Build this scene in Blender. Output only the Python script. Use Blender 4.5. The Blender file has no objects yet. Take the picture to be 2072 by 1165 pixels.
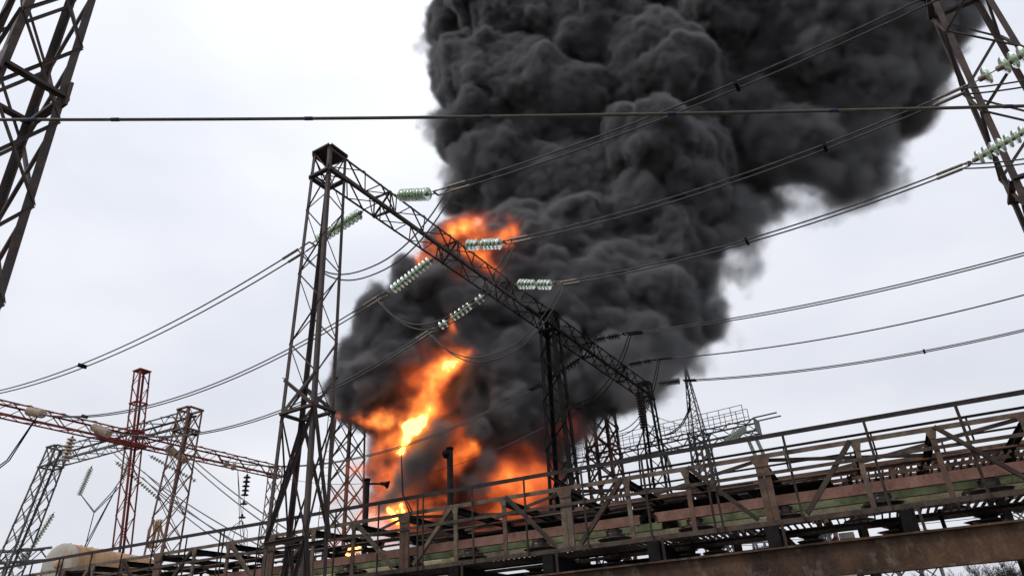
import bpy, bmesh, math, random, time
import numpy as np
from mathutils import Vector, Matrix

SC = bpy.context.scene
COL = SC.collection
# ---------------------------------------------------------------- camera
W0, H0, F0 = 2072., 1165., 1400.               # photograph size and focal length in its pixels
CAM = np.array([0., 0., 1.7])
_z = np.array([870-W0/2, 2000+H0/2, -F0]); _z /= np.linalg.norm(_z)          # where the plumb lines meet
_y = np.array([0, 0, -1.]) - _z*(-_z[2]); _y /= np.linalg.norm(_y)
_x = np.cross(_y, _z)
ROT = np.array([_x, _y, _z])                    # camera vector -> world vector
cam = bpy.data.cameras.new('camera'); cam_ob = bpy.data.objects.new('camera', cam); COL.objects.link(cam_ob)
cam.sensor_width = 36.; cam.lens = 36.*F0/W0; cam.clip_start = .05; cam.clip_end = 4000.
cam_ob.matrix_world = Matrix([list(ROT[i])+[CAM[i]] for i in range(3)]+[[0, 0, 0, 1]])
SC.camera = cam_ob
# ---------------------------------------------------------------- sky, sun, exposure
SUN_EL, SUN_AZ = math.radians(46), math.radians(-105)    # behind the cloud, high on the left
world = bpy.data.worlds.new('World'); SC.world = world; world.use_nodes = True
wn, wl = world.node_tree.nodes, world.node_tree.links
wn.clear()
w_out = wn.new('ShaderNodeOutputWorld'); w_bg = wn.new('ShaderNodeBackground')
w_sky = wn.new('ShaderNodeTexSky'); w_sky.sky_type = 'NISHITA'; w_sky.sun_disc = False
w_sky.sun_elevation = SUN_EL; w_sky.sun_rotation = SUN_AZ; w_sky.air_density = 1.; w_sky.dust_density = 4.
w_tc = wn.new('ShaderNodeTexCoord')
w_map = wn.new('ShaderNodeMapping'); w_map.inputs['Scale'].default_value = (1., 1., 2.2)
w_no = wn.new('ShaderNodeTexNoise'); w_no.inputs['Scale'].default_value = 2.0; w_no.inputs['Detail'].default_value = 5.
w_no.inputs['Roughness'].default_value = .45
w_rp = wn.new('ShaderNodeValToRGB')                       # the overcast: a thick even cloud sheet
w_rp.color_ramp.elements[0].position = .34; w_rp.color_ramp.elements[0].color = (7.7, 8.0, 8.9, 1)
w_rp.color_ramp.elements[1].position = .66; w_rp.color_ramp.elements[1].color = (9.8, 10.0, 10.6, 1)
w_mix = wn.new('ShaderNodeMixRGB'); w_mix.inputs[0].default_value = .96
wl.new(w_tc.outputs['Generated'], w_map.inputs[0]); wl.new(w_map.outputs[0], w_no.inputs['Vector'])
wl.new(w_no.outputs[0], w_rp.inputs[0]); wl.new(w_sky.outputs[0], w_mix.inputs[1]); wl.new(w_rp.outputs[0], w_mix.inputs[2])
w_sp = wn.new('ShaderNodeSeparateXYZ'); wl.new(w_tc.outputs['Generated'], w_sp.inputs[0])     # an overcast sky is brightest overhead
w_gr = wn.new('ShaderNodeMath'); w_gr.operation = 'MULTIPLY_ADD'; w_gr.inputs[1].default_value = .38; w_gr.inputs[2].default_value = .83; w_gr.use_clamp = False
wl.new(w_sp.outputs[2], w_gr.inputs[0])
w_mul = wn.new('ShaderNodeMixRGB'); w_mul.blend_type = 'MULTIPLY'; w_mul.inputs[0].default_value = 1.
wl.new(w_mix.outputs[0], w_mul.inputs[1]); wl.new(w_gr.outputs[0], w_mul.inputs[2])
wl.new(w_mul.outputs[0], w_bg.inputs[0]); w_bg.inputs[1].default_value = .1
wl.new(w_bg.outputs[0], w_out.inputs[0])
sun = bpy.data.lights.new('sun', 'SUN'); sun.energy = 1.5; sun.angle = math.radians(14); sun.color = (1., .97, .93)
sun_ob = bpy.data.objects.new('sun', sun); COL.objects.link(sun_ob)
sd = Vector((math.cos(SUN_EL)*math.sin(SUN_AZ), math.cos(SUN_EL)*math.cos(SUN_AZ), math.sin(SUN_EL)))
sun_ob.rotation_euler = sd.to_track_quat('Z', 'Y').to_euler()
SC.view_settings.view_transform = 'Standard'; SC.view_settings.look = 'None'
SC.view_settings.exposure = 0.; SC.view_settings.gamma = 1.; SC.view_settings.use_curve_mapping = False
cy = SC.cycles
cy.use_denoising = True; cy.use_adaptive_sampling = True; cy.adaptive_threshold = .01
cy.volume_bounces = 1; cy.max_bounces = 6; cy.transparent_max_bounces = 12; cy.sample_clamp_indirect = 4.
cy.volume_step_rate = 1.6

def ray(x, y):
    return ROT @ np.array([x-W0/2, H0/2-y, -F0]) / F0
def at_y(x, y, Y):
    """world point seen at photo pixel (x, y) at forward distance Y, and metres per pixel there"""
    r = ray(x, y); t = Y/r[1]
    return CAM + r*t, t/F0
# ---------------------------------------------------------------- materials
def noise_mat(name, c0, c1, c2=None, scale=3., detail=8., rough=.75, metal=0., bump=.25, pos=(.38, .62), streak=0., fine=40., stain=None):
    """two or three colours broken up by noise in world space, with fine relief"""
    m = bpy.data.materials.new(name); m.use_nodes = True; nt = m.node_tree; N, K = nt.nodes, nt.links
    bs = N['Principled BSDF']
    ge = N.new('ShaderNodeNewGeometry')
    mp = N.new('ShaderNodeMapping'); K.new(ge.outputs['Position'], mp.inputs[0])
    mp.inputs['Scale'].default_value = (1, 1, 1-.85*streak)
    n1 = N.new('ShaderNodeTexNoise'); n1.inputs['Scale'].default_value = scale; n1.inputs['Detail'].default_value = detail
    n1.inputs['Roughness'].default_value = .65; K.new(mp.outputs[0], n1.inputs['Vector'])
    rp = N.new('ShaderNodeValToRGB'); e = rp.color_ramp.elements
    e[0].position = pos[0]; e[0].color = (*c0, 1); e[1].position = pos[1]; e[1].color = (*c1, 1)
    K.new(n1.outputs[0], rp.inputs[0]); col = rp.outputs[0]
    n2 = N.new('ShaderNodeTexNoise'); n2.inputs['Scale'].default_value = fine; n2.inputs['Detail'].default_value = 4.
    K.new(ge.outputs['Position'], n2.inputs['Vector'])
    if c2:
        n3 = N.new('ShaderNodeTexNoise'); n3.inputs['Scale'].default_value = scale*2.7; n3.inputs['Detail'].default_value = 6.; n3.inputs['Roughness'].default_value = .7
        K.new(mp.outputs[0], n3.inputs['Vector'])
        r3 = N.new('ShaderNodeValToRGB'); r3.color_ramp.elements[0].position = .52; r3.color_ramp.elements[1].position = .68
        K.new(n3.outputs[0], r3.inputs[0])
        mx = N.new('ShaderNodeMixRGB'); K.new(r3.outputs[0], mx.inputs[0]); K.new(col, mx.inputs[1]); mx.inputs[2].default_value = (*c2, 1); col = mx.outputs[0]
    mm = N.new('ShaderNodeMixRGB'); mm.blend_type = 'MULTIPLY'; mm.inputs[0].default_value = .5
    r2 = N.new('ShaderNodeValToRGB'); r2.color_ramp.elements[0].position = .3; r2.color_ramp.elements[0].color = (.35, .35, .35, 1); r2.color_ramp.elements[1].position = .6
    K.new(n2.outputs[0], r2.inputs[0]); K.new(col, mm.inputs[1]); K.new(r2.outputs[0], mm.inputs[2])
    K.new(mm.outputs[0], bs.inputs['Base Color'])
    bs.inputs['Roughness'].default_value = rough; bs.inputs['Metallic'].default_value = metal
    bs.inputs['Specular IOR Level'].default_value = .25
    if bump:
        bp = N.new('ShaderNodeBump'); bp.inputs['Strength'].default_value = bump; bp.inputs['Distance'].default_value = .01
        K.new(n2.outputs[0], bp.inputs['Height']); K.new(bp.outputs[0], bs.inputs['Normal'])
    return m
M = {}
M['dark'] = noise_mat('weathered_dark_steel', (.028, .022, .019), (.07, .05, .039), (.10, .048, .026), 2.2)
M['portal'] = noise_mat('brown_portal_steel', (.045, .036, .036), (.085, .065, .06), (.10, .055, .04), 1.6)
M['black'] = noise_mat('sooty_shaded_black_steel', (.008, .0075, .0075), (.02, .018, .017), None, 2.)
M['black'].node_tree.nodes['Principled BSDF'].inputs['Specular IOR Level'].default_value = .05
M['rail'] = noise_mat('black_painted_rail', (.014, .013, .013), (.035, .03, .028), (.06, .035, .025), 3.)
M['tan'] = noise_mat('tan_painted_steel', (.085, .066, .05), (.18, .14, .10), (.12, .055, .028), 4.)
M['bridge'] = noise_mat('rust_brown_steel', (.075, .048, .038), (.15, .092, .068), (.18, .07, .022), 4.)
M['chord'] = noise_mat('grey_brown_chord_steel', (.042, .032, .026), (.095, .07, .054), (.09, .044, .024), 6.)
M['rust'] = noise_mat('heavily_rusted_girder', (.026, .016, .012), (.115, .062, .036), (.15, .11, .08), 1.7, pos=(.36, .66), streak=.55, bump=.5, fine=28.)
M['pink'] = noise_mat('faded_red_paint', (.25, .125, .092), (.34, .18, .135), (.19, .095, .065), 2.4, rough=.6, streak=.3)
M['green'] = noise_mat('faded_green_paint', (.15, .18, .09), (.25, .28, .15), (.13, .115, .06), 2.6, rough=.6)
M['yellow'] = noise_mat('dirty_yellow_paint', (.76, .66, .38), (.86, .78, .54), (.55, .42, .20), 3., rough=.6)
M['porc'] = noise_mat('dark_glazed_porcelain', (.022, .016, .014), (.05, .034, .028), None, 3., rough=.28, bump=0.)
M['redox'] = noise_mat('red_oxide_steel', (.18, .034, .028), (.32, .075, .058), (.10, .028, .025), 1.2)
M['redbrown'] = noise_mat('reddish_brown_steel', (.11, .06, .05), (.20, .11, .085), (.30, .20, .12), 1.2)
M['grey'] = noise_mat('grey_galvanised_steel', (.10, .10, .105), (.17, .165, .17), (.13, .085, .06), 1.2)
M['far'] = noise_mat('hazed_grey_far_steel', (.13, .14, .155), (.19, .20, .215), None, .8)  # haze in front of the distant steel is mixed into this grey
M['tank'] = noise_mat('rusty_whitewashed_tank', (.42, .385, .33), (.52, .48, .42), (.46, .27, .13), .9, streak=.5)
M['tankrust'] = noise_mat('rust_streaked_tank_shell', (.44, .26, .13), (.56, .38, .23), (.30, .15, .07), 1.0, streak=.6)
M['beige'] = noise_mat('scorched_beige_porcelain', (.42, .32, .24), (.56, .47, .39), (.46, .22, .10), 5., rough=.4, bump=0.)
M['wire'] = noise_mat('weathered_aluminium_wire', (.05, .05, .05), (.10, .10, .10), None, 6., rough=.6)
M['clamp'] = noise_mat('steel_clamp', (.16, .14, .12), (.30, .26, .22), (.18, .09, .05), 8., rough=.55, metal=.3)
M['cable'] = noise_mat('olive_sheathed_cable', (.075, .07, .055), (.12, .11, .085), None, 3., rough=.6, bump=.1)
M['band'] = noise_mat('blue_cable_band', (.02, .025, .06), (.05, .055, .10), None, 9.)
M['concrete'] = noise_mat('stained_concrete', (.26, .25, .24), (.38, .37, .35), (.2, .19, .18), 2.)
M['ground'] = noise_mat('gravel_ground', (.085, .08, .072), (.16, .148, .13), (.08, .085, .045), .6, fine=14.)
M['bark'] = noise_mat('bare_tree_bark', (.04, .034, .03), (.08, .068, .06), None, 3.)
M['palegreen'] = noise_mat('pale_green_porcelain', (.66, .76, .64), (.76, .84, .72), None, 4., rough=.4, bump=0.)
def glass_mat(name, col, tr):
    m = bpy.data.materials.new(name); m.use_nodes = True; b = m.node_tree.nodes['Principled BSDF']
    b.inputs['Base Color'].default_value = (*col, 1); b.inputs['Transmission Weight'].default_value = tr
    b.inputs['Roughness'].default_value = .06; b.inputs['IOR'].default_value = 1.45
    return m
M['glass'] = glass_mat('pale_green_insulator_glass', (.70, .88, .66), .7)

# ---------------------------------------------------------------- shapes and objects
def new_obj(name, me, parent=None, loc=None):
    o = bpy.data.objects.new(name, me); COL.objects.link(o)
    if loc is not None: o.location = loc
    if parent is not None: o.parent = parent
    return o
def thing(name, label, cat, loc, group=None):
    o = new_obj(name, None, None, tuple(float(v) for v in loc)); o.empty_display_size = .3
    o['label'] = label; o['category'] = cat
    if group: o['group'] = group
    return o
def tag(o, label=None, cat=None, group=None, kind=None):
    if label: o['label'] = label
    if cat: o['category'] = cat
    if group: o['group'] = group
    if kind: o['kind'] = kind
    return o
_pc = {}
def profile(kind):
    """cross-sections of side about 1, corner or centre at the origin"""
    t = .13
    if kind == 'angle': return [(0, 0), (1, 0), (1, t), (t, t), (t, 1), (0, 1)]
    if kind == 'ibeam': return [(-.4, -.5), (.4, -.5), (.4, -.41), (.05, -.41), (.05, .41), (.4, .41), (.4, .5), (-.4, .5), (-.4, .41), (-.05, .41), (-.05, -.41), (-.4, -.41)]
    if kind == 'channel': return [(-.25, -.5), (.25, -.5), (.25, -.4), (-.15, -.4), (-.15, .4), (.25, .4), (.25, .5), (-.25, .5)]
    if kind == 'box': return [(-.5, -.5), (.5, -.5), (.5, .5), (-.5, .5)]
    if kind == 'flat': return [(-.5, -.09), (.5, -.09), (.5, .09), (-.5, .09)]
    n = 10
    return [(.5*math.cos(2*math.pi*i/n), .5*math.sin(2*math.pi*i/n)) for i in range(n)]
def prof_mesh(kind, mat):
    k = (kind, mat)
    if k not in _pc:
        p = profile(kind); n = len(p)
        v = [(x, y, 0) for x, y in p]+[(x, y, 1) for x, y in p]
        f = [(i, (i+1) % n, (i+1) % n+n, i+n) for i in range(n)]+[tuple(range(n))[::-1], tuple(range(n, 2*n))]
        me = bpy.data.meshes.new(kind+'_'+mat); me.from_pydata(v, [], f); me.materials.append(M[mat])
        if kind == 'tube':
            for q in me.polygons: q.use_smooth = len(q.vertices) == 4
        _pc[k] = me
    return _pc[k]
def V(p): return Vector([float(x) for x in p])
def base_of(parent):
    o = Vector((0, 0, 0)); q = parent
    while q is not None: o += q.location; q = q.parent
    return o
def bar(name, parent, a, b, w, mat, kind='angle', h=None, d1=None, d2=None):
    """a straight steel member from a to b; d1 (and d2) say where its flanges point"""
    a, b = V(a), V(b); z = b-a; L = z.length
    if L < 1e-4: return None
    zn = z/L
    if d1 is None:
        d1 = Vector((0, 0, 1)) if abs(zn.z) < .9 else Vector((0, 1, 0))
        d1 = zn.cross(d1)
    d1 = V(d1)
    x = (d1-zn*d1.dot(zn)).normalized()
    if d2 is None: y = zn.cross(x)
    else:
        d2 = V(d2); y = (d2-zn*d2.dot(zn)).normalized()
    h = w if h is None else h
    m = Matrix.Identity(4)
    m.col[0][:3] = x*w; m.col[1][:3] = y*h; m.col[2][:3] = z
    o = new_obj(name, prof_mesh(kind, mat), parent)
    m.translation = a-(base_of(parent) if parent is not None else Vector((0, 0, 0)))
    o.matrix_basis = m
    return o
def mesh_obj(name, parent, verts, faces, mat, smooth=False):
    me = bpy.data.meshes.new(name); off = base_of(parent) if parent is not None else Vector((0, 0, 0))
    me.from_pydata([tuple(V(v)-off) for v in verts], [], faces); me.materials.append(M[mat])
    if smooth:
        for p in me.polygons: p.use_smooth = True
    me.update()
    return new_obj(name, me, parent)
def tube_geo(pts, r, n=6, closed_ends=True):
    """a tube along a polyline; r a number or one radius per point"""
    P = [V(p) for p in pts]; vs, fs = [], []
    ref = None
    for i, p in enumerate(P):
        t = (P[min(i+1, len(P)-1)]-P[max(i-1, 0)]).normalized()
        if ref is None: ref = t.orthogonal().normalized()
        ref = (ref-t*ref.dot(t)).normalized(); s = t.cross(ref)
        rr = r[i] if hasattr(r, '__len__') else r
        for k in range(n):
            a = 2*math.pi*k/n; vs.append(p+ref*(rr*math.cos(a))+s*(rr*math.sin(a)))
    for i in range(len(P)-1):
        for k in range(n):
            k2 = (k+1) % n; fs.append((i*n+k, i*n+k2, (i+1)*n+k2, (i+1)*n+k))
    if closed_ends: fs.append(tuple(range(n))[::-1]); fs.append(tuple((len(P)-1)*n+k for k in range(n)))
    return vs, fs
def tube(name, parent, pts, r, mat, n=6):
    vs, fs = tube_geo(pts, r, n)
    return mesh_obj(name, parent, vs, fs, mat, True)
def lathe_mesh(name, prof, n, mat):
    """(radius, z) profile turned round z"""
    v, f = [], []
    for (r, z) in prof:
        for k in range(n): a = 2*math.pi*k/n; v.append((r*math.cos(a), r*math.sin(a), z))
    for i in range(len(prof)-1):
        for k in range(n): k2 = (k+1) % n; f.append((i*n+k, i*n+k2, (i+1)*n+k2, (i+1)*n+k))
    f.append(tuple(range(n))[::-1]); f.append(tuple((len(prof)-1)*n+k for k in range(n)))
    me = bpy.data.meshes.new(name); me.from_pydata(v, [], f); me.materials.append(M[mat])
    for p in me.polygons: p.use_smooth = len(p.vertices) == 4
    return me
def aim(o, parent, pos, axis, s=1., twist=0.):
    """put object o at pos with its z along axis"""
    q = V(axis).to_track_quat('Z', 'Y'); off = base_of(parent) if parent is not None else Vector((0, 0, 0))
    o.matrix_basis = Matrix.Translation(V(pos)-off) @ q.to_matrix().to_4x4() @ Matrix.Rotation(twist, 4, 'Z') @ Matrix.Scale(s, 4)
    return o

# ---------------------------------------------------------------- the two grids of the place
def _ax(az): return np.array([math.sin(az), math.cos(az), 0.])
P_AX = _ax(math.radians(29.8)); Q_AX = np.array([-P_AX[1], P_AX[0], 0.])       # along the portal beams, along the wires
C1 = np.array([-5.04, 15.729, 0.])
def G(s, u, z): return C1+P_AX*s+Q_AX*u+np.array([0, 0, z])
B_AX = _ax(math.radians(-65.5)); N_AX = np.array([B_AX[1]*1., -B_AX[0], 0.])
if N_AX[1] < 0: N_AX = -N_AX
def Bp(t, n, z): return B_AX*t+N_AX*n+np.array([0, 0, z])                         # along the busbar bridge, across it
def pol(azd, D, z=0.): return np.array([D*math.sin(math.radians(azd)), D*math.cos(math.radians(azd)), z])

# ---------------------------------------------------------------- lattice work
def lattice_column(parent, ctr0, ctr1, z0, z1, hp0, hq0, hp1, hq1, mat, leg=.1, br=.05, panel=1., px=P_AX, qx=Q_AX, rings=(), style='x', thick_below=None, brace_from=None):
    """four angle legs from z0 to z1 with zigzag or crossed bracing on each face"""
    c0, c1 = np.array(ctr0, float), np.array(ctr1, float)
    def corner(sp, sq, z):
        f = (z-z0)/(z1-z0)
        c = c0+(c1-c0)*f; hp = hp0+(hp1-hp0)*f; hq = hq0+(hq1-hq0)*f
        return np.array([c[0], c[1], 0])+px*hp*sp+qx*hq*sq+np.array([0, 0, z])
    K = [(-1, -1), (1, -1), (1, 1), (-1, 1)]
    for sp, sq in K:
        bar('leg', parent, corner(sp, sq, z0), corner(sp, sq, z1), leg, mat, 'angle', d1=-px*sp, d2=-qx*sq)
    n = max(1, int(round((z1-z0)/panel))); dz = (z1-z0)/n
    for fi in range(4):
        a, b = K[fi], K[(fi+1) % 4]
        mid = (px*(a[0]+b[0])+qx*(a[1]+b[1]))*.5
        for k in range(n):
            za, zb = z0+k*dz, z0+(k+1)*dz
            if brace_from is not None and za < brace_from-.3: continue
            w = br if thick_below is None or za > thick_below else br*1.7
            ins = -mid*.012
            if style == 'x' or (k+fi) % 2 == 0:
                bar('brace', parent, corner(*a, za)+ins, corner(*b, zb)+ins, w, mat, 'angle', d1=mid)
            if style == 'x' or (k+fi) % 2 == 1:
                bar('brace', parent, corner(*b, za)+ins*2.5, corner(*a, zb)+ins*2.5, w, mat, 'angle', d1=mid)
    for zr, w in rings:
        for fi in range(4):
            a, b = K[fi], K[(fi+1) % 4]
            bar('ring_beam', parent, corner(*a, zr), corner(*b, zr), w, mat, 'channel', d1=np.array([0, 0, 1.]))
    return corner
def lattice_beam(parent, a, b, hw, z0, z1, side, mat, chord=.075, br=.04, panel=.75):
    """box girder from a to b (plan points) with four chords and zigzag webs on all faces"""
    a, b = np.array(a, float), np.array(b, float); d = b-a; L = np.hypot(d[0], d[1]); d = d/L
    def pt(x, sd, z): return a+d*x+side*hw*sd+np.array([0, 0, z])
    up = np.array([0, 0, 1.])
    for sd in (-1, 1):
        for z, s in ((z0, 1), (z1, -1)):
            bar('chord', parent, pt(0, sd, z), pt(L, sd, z), chord*(1.3 if (z == z0 and sd == -1) else 1), mat, 'angle', d1=-side*sd, d2=up*s)
    n = max(2, int(round(L/panel))); dx = L/n
    for k in range(n):
        x0, x1 = k*dx, (k+1)*dx
        for sd in (-1, 1):
            za, zb = (z0, z1) if (k+(sd > 0)) % 2 == 0 else (z1, z0)
            bar('web_brace', parent, pt(x0, sd, za)-side*sd*.01, pt(x1, sd, zb)-side*sd*.01, br, mat, 'angle', d1=side*sd)
        for z in (z0, z1):
            sa = -1 if (k+(z == z0)) % 2 == 0 else 1
            bar('lacing_bar', parent, pt(x0, sa, z)+up*.01, pt(x1, -sa, z)+up*.01, br, mat, 'angle', d1=up)
    return pt
UP = np.array([0, 0, 1.])
# ---------------------------------------------------------------- ground
def build_ground():
    n = 48; vs, fs = [], []
    rr = [0.]+[3*1.16**k for k in range(46)]
    random.seed(3)
    for r in rr:
        for k in range(n):
            a = 2*math.pi*k/n; vs.append((r*math.cos(a), r*math.sin(a)+20, random.uniform(-.03, .03) if r < 120 else 0.))
    for i in range(len(rr)-1):
        for k in range(n): k2 = (k+1) % n; fs.append((i*n+k, i*n+k2, (i+1)*n+k2, (i+1)*n+k))
    o = mesh_obj('ground', None, vs, fs, 'ground'); o['kind'] = 'structure'
build_ground()

# ---------------------------------------------------------------- main portal: three columns and one beam
PZ0, PZ1 = 14.2, 14.92
S_COL = (0., 13.2, 24.3)
def build_portal():
    t = thing('portal_gantry', 'dark steel lattice portal gantry with its long beam crossing in front of the smoke', 'gantry', G(0, 0, 0))
    for i, s in enumerate(S_COL):
        mt = 'portal' if i == 0 else 'black'  # farther columns coloured black to stand for the smoke's shade on them
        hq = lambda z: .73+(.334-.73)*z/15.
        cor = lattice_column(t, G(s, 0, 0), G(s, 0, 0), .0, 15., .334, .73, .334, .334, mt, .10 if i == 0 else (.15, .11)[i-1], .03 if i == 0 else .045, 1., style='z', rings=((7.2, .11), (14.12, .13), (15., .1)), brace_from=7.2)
        for fi, (a_, b_) in enumerate((((-1, -1), (1, -1)), ((1, -1), (1, 1)), ((1, 1), (-1, 1)), ((-1, 1), (-1, -1)))):
            for za, zb in ((7.2, 4.3), (4.3, .2)):
                x_, y_ = (a_, b_) if fi % 2 == 0 else (b_, a_)
                bar('diagonal', t, cor(*x_, za), cor(*y_, zb), .07, mt)
                if za > 5: bar('diagonal', t, cor(*y_, za)*.9999, cor(*x_, zb), .035, mt)
        # K-braces about the ring at mid height and the cross bars low down
        for sp in (-1, 1):
            bar('stay', t, cor(sp, 1, 8.1), cor(sp, -1, 7.25), .09, mt); bar('stay', t, cor(sp, -1, 8.1), cor(sp, 1, 7.25), .09, mt)
        for z in (4.3,):
            for sp in (-1, 1): bar('cross_bar', t, cor(sp, 1, z), cor(sp, -1, z), .09, mt)
        c = [cor(a, b, 14.98) for a, b in ((-1, -1), (1, -1), (1, 1), (-1, 1))]
        mesh_obj('top_plate', t, c+[x+UP*.015 for x in c], [(3, 2, 1, 0), (4, 5, 6, 7), (0, 1, 5, 4), (1, 2, 6, 5), (2, 3, 7, 6), (3, 0, 4, 7)], mt)
    for s0, s1, mt in ((-.36, 10.6, 'portal'), (10.6, 24.7, 'black')):  # far half of the beam takes the smoke's shade as its colour
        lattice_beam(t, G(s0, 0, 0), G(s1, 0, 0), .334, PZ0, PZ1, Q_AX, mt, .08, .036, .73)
    # cross frames where the insulator strings pull
    for s in (2.3, 5.9, 9.5, 17., 21.):
        mt = 'portal' if s < 10 else 'black'
        f = [G(s, sq*.334, z) for sq, z in ((-1, PZ0), (1, PZ0), (1, PZ1), (-1, PZ1))]
        for k in range(4): bar('frame_bar', t, f[k], f[(k+1) % 4], .07, mt, 'channel')
        bar('frame_bar', t, f[0], f[2], .05, mt); bar('frame_bar', t, f[1], f[3], .05, mt)
        for ds in (-.45, .45):
            for k in range(4): bar('frame_bar', t, f[k], G(s+ds, (-1, 1, 1, -1)[k]*.1, (PZ0+PZ1)/2), .035, mt)
    return t
build_portal()

# ---------------------------------------------------------------- insulators
DISC_R = .15; DK = 1.28
def flat(p, k): return [(r, z*k) for r, z in p]
glass_disc = lathe_mesh('glass_disc', flat([(.03, .0), (.055, -.012), (.10, -.022), (.140, -.050), (DISC_R, -.078), (DISC_R-.004, -.092), (.136, -.086), (.124, -.060), (.115, -.088), (.108, -.090), (.10, -.055), (.086, -.082), (.078, -.082), (.07, -.048), (.03, -.04)], .62), 24, 'glass')
disc_cap = lathe_mesh('disc_cap', [(.018, .075), (.04, .07), (.046, .05), (.048, .0), (.06, -.02), (.02, -.04), (.014, -.075), (.02, -.085)], 12, 'clamp')
beige_disc = lathe_mesh('beige_disc', [(.03, .02), (.07, .0), (.15, -.03), (.175, -.055), (.175, -.085), (.16, -.10), (.05, -.10)], 18, 'beige')
dark_disc = lathe_mesh('dark_disc', [(.03, .0), (.06, -.012), (.12, -.03), (DISC_R, -.06), (DISC_R, -.075), (.11, -.05), (.10, -.075), (.06, -.05), (.03, -.04)], 16, 'porc')
pale_disc = lathe_mesh('pale_disc', [(.03, .0), (.06, -.012), (.12, -.03), (DISC_R, -.06), (DISC_R, -.075), (.11, -.05), (.03, -.04)], 14, 'palegreen')
dark_cap = lathe_mesh('dark_cap', [(.018, .075), (.04, .07), (.046, .05), (.048, .0), (.06, -.02), (.02, -.04), (.014, -.075), (.02, -.085)], 10, 'black')
def insulator(label, a, b, n, disc=glass_disc, gaps=(), scale=1., group='insulator strings', lead=.12, tail=.1, cap=disc_cap, rod='clamp'):
    """discs threaded from a to b; gaps: indexes after which one disc is broken away"""
    a, b = np.array(a, float), np.array(b, float); d = b-a; L = np.linalg.norm(d); d /= L
    t = thing('insulator_string', label, 'insulator', a, group)
    bar('link', t, a, a+d*lead, .03, rod, 'tube'); bar('link', t, b-d*tail, b, .03, rod, 'tube')
    usable = L-lead-tail; m = n+len(gaps); st = usable/m; k = 0
    for i in range(m):
        pos = a+d*(lead+st*(i+.5))
        if i in gaps:
            bar('link', t, pos-d*st*.6, pos+d*st*.6, .03, rod, 'tube'); continue
        o = new_obj('disc', disc, t); aim(o, t, pos, -d, DK*scale*random.uniform(.985, 1.015))
        c = new_obj('cap', cap, o)
    return t
random.seed(11)
R_S = (2.5, 6.1, 9.7); L_S = (1.9, 5.5, 8.9)
U_R, Z_R, Z_L = 1.85, 14.24, 13.6
insulator('glass insulator string hiding the beam top beside the portal corner column', G(2.5, -.36, 14.86), G(2.5, -1.72, 14.33), 9, scale=1.08, lead=.15)
insulator('pair of glass insulator clusters in front of the upper flame', G(6.1, -.36, 14.82), G(6.1, -2.02, 14.27), 8, gaps=(3,), scale=1.05, lead=.2)
insulator('glass insulator string of two clusters set against black smoke right of the beam', G(9.7, -.36, 14.84), G(9.7, -2.0, 14.25), 9, gaps=(5,), scale=1.05, lead=.16)
insulator('long glass insulator string seen through the lattice of the corner column', G(1.9, .36, 14.26), G(1.9, 2.35, 13.92), 11, scale=1.05)
insulator('glass insulator string slanting down from the beam left of the upper flame', G(5.5, .36, 14.3), G(5.5, 2.3, 13.6), 11, scale=1.0)
insulator('broken glass insulator string with missing discs below the beam', G(8.9, .4, 14.3), G(8.9, 2.75, 13.55), 8, gaps=(2, 8, 11), scale=.98)
dk = dict(disc=dark_disc, cap=dark_cap, rod='black')  # dark discs and caps carry the smoke's shade in their colour
insulator('dark insulator string on the beam just right of the middle portal column', G(17., -.36, 15.0), G(17., -1.75, 14.86), 7, gaps=(3,), scale=.95, **dk)
insulator('dark insulator string near the far end of the portal beam', G(21., -.36, 15.0), G(21., -1.8, 14.88), 8, gaps=(5,), scale=1.0, **dk)
insulator('smoke hidden insulator string at the smoke edge beside the thin lattice mast', G(25., -.5, 15.1), G(25., -1.85, 14.92), 8, scale=1.0, **dk)
insulator('dark insulator string slanting left under the smoke behind the middle column', G(17., .36, 14.3), G(17., 2.3, 13.6), 10, **dk)
insulator('black insulator string hanging straight down under the portal beam end', G(22.3, -.3, 14.1), G(22.3, -.3, 11.9), 14, scale=1.0, **dk)

# ---------------------------------------------------------------- conductors
def sag(a, b, n, drop):
    a, b = np.array(a, float), np.array(b, float)
    return [a+(b-a)*f-UP*(4*drop*f*(1-f)) for f in np.linspace(0, 1, n)]
def bundle(label, s, ua, za, ub, zb, drop, spacers=(), gap=.24, mat='wire', r=.026, single=False, group='conductor bundles', n=26, clampmat='clamp', ends=(1, 1), s1=None):
    s1 = s if s1 is None else s1
    t = thing('conductor', label, 'power line', G(s, ua, za), group)
    for k in ((0,) if single else (-.5, .5)):
        pts = sag(G(s+k*gap, ua, za), G(s1+k*gap, ub, zb), n, drop)
        tube('wire', t, pts, r, mat)
        for e, on in ((0, ends[0]), (-1, ends[1])):
            if on:
                i = 1 if e == 0 else -2
                d = pts[i]-pts[e]; d = d/np.linalg.norm(d)
                bar('clamp', t, pts[e]-d*.06, pts[e]+d*.62, .09, clampmat, 'tube')
    mid = [sag(G(s, ua, za), G(s1, ub, zb), 101, drop)[int(f*100)] for f in spacers]
    for m in mid:
        bar('spacer', t, m-P_AX*(gap*.5+.04), m+P_AX*(gap*.5+.04), .08, 'black', 'box', .14)
    # yoke and turnbuckles between string and clamps
    return t
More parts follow.
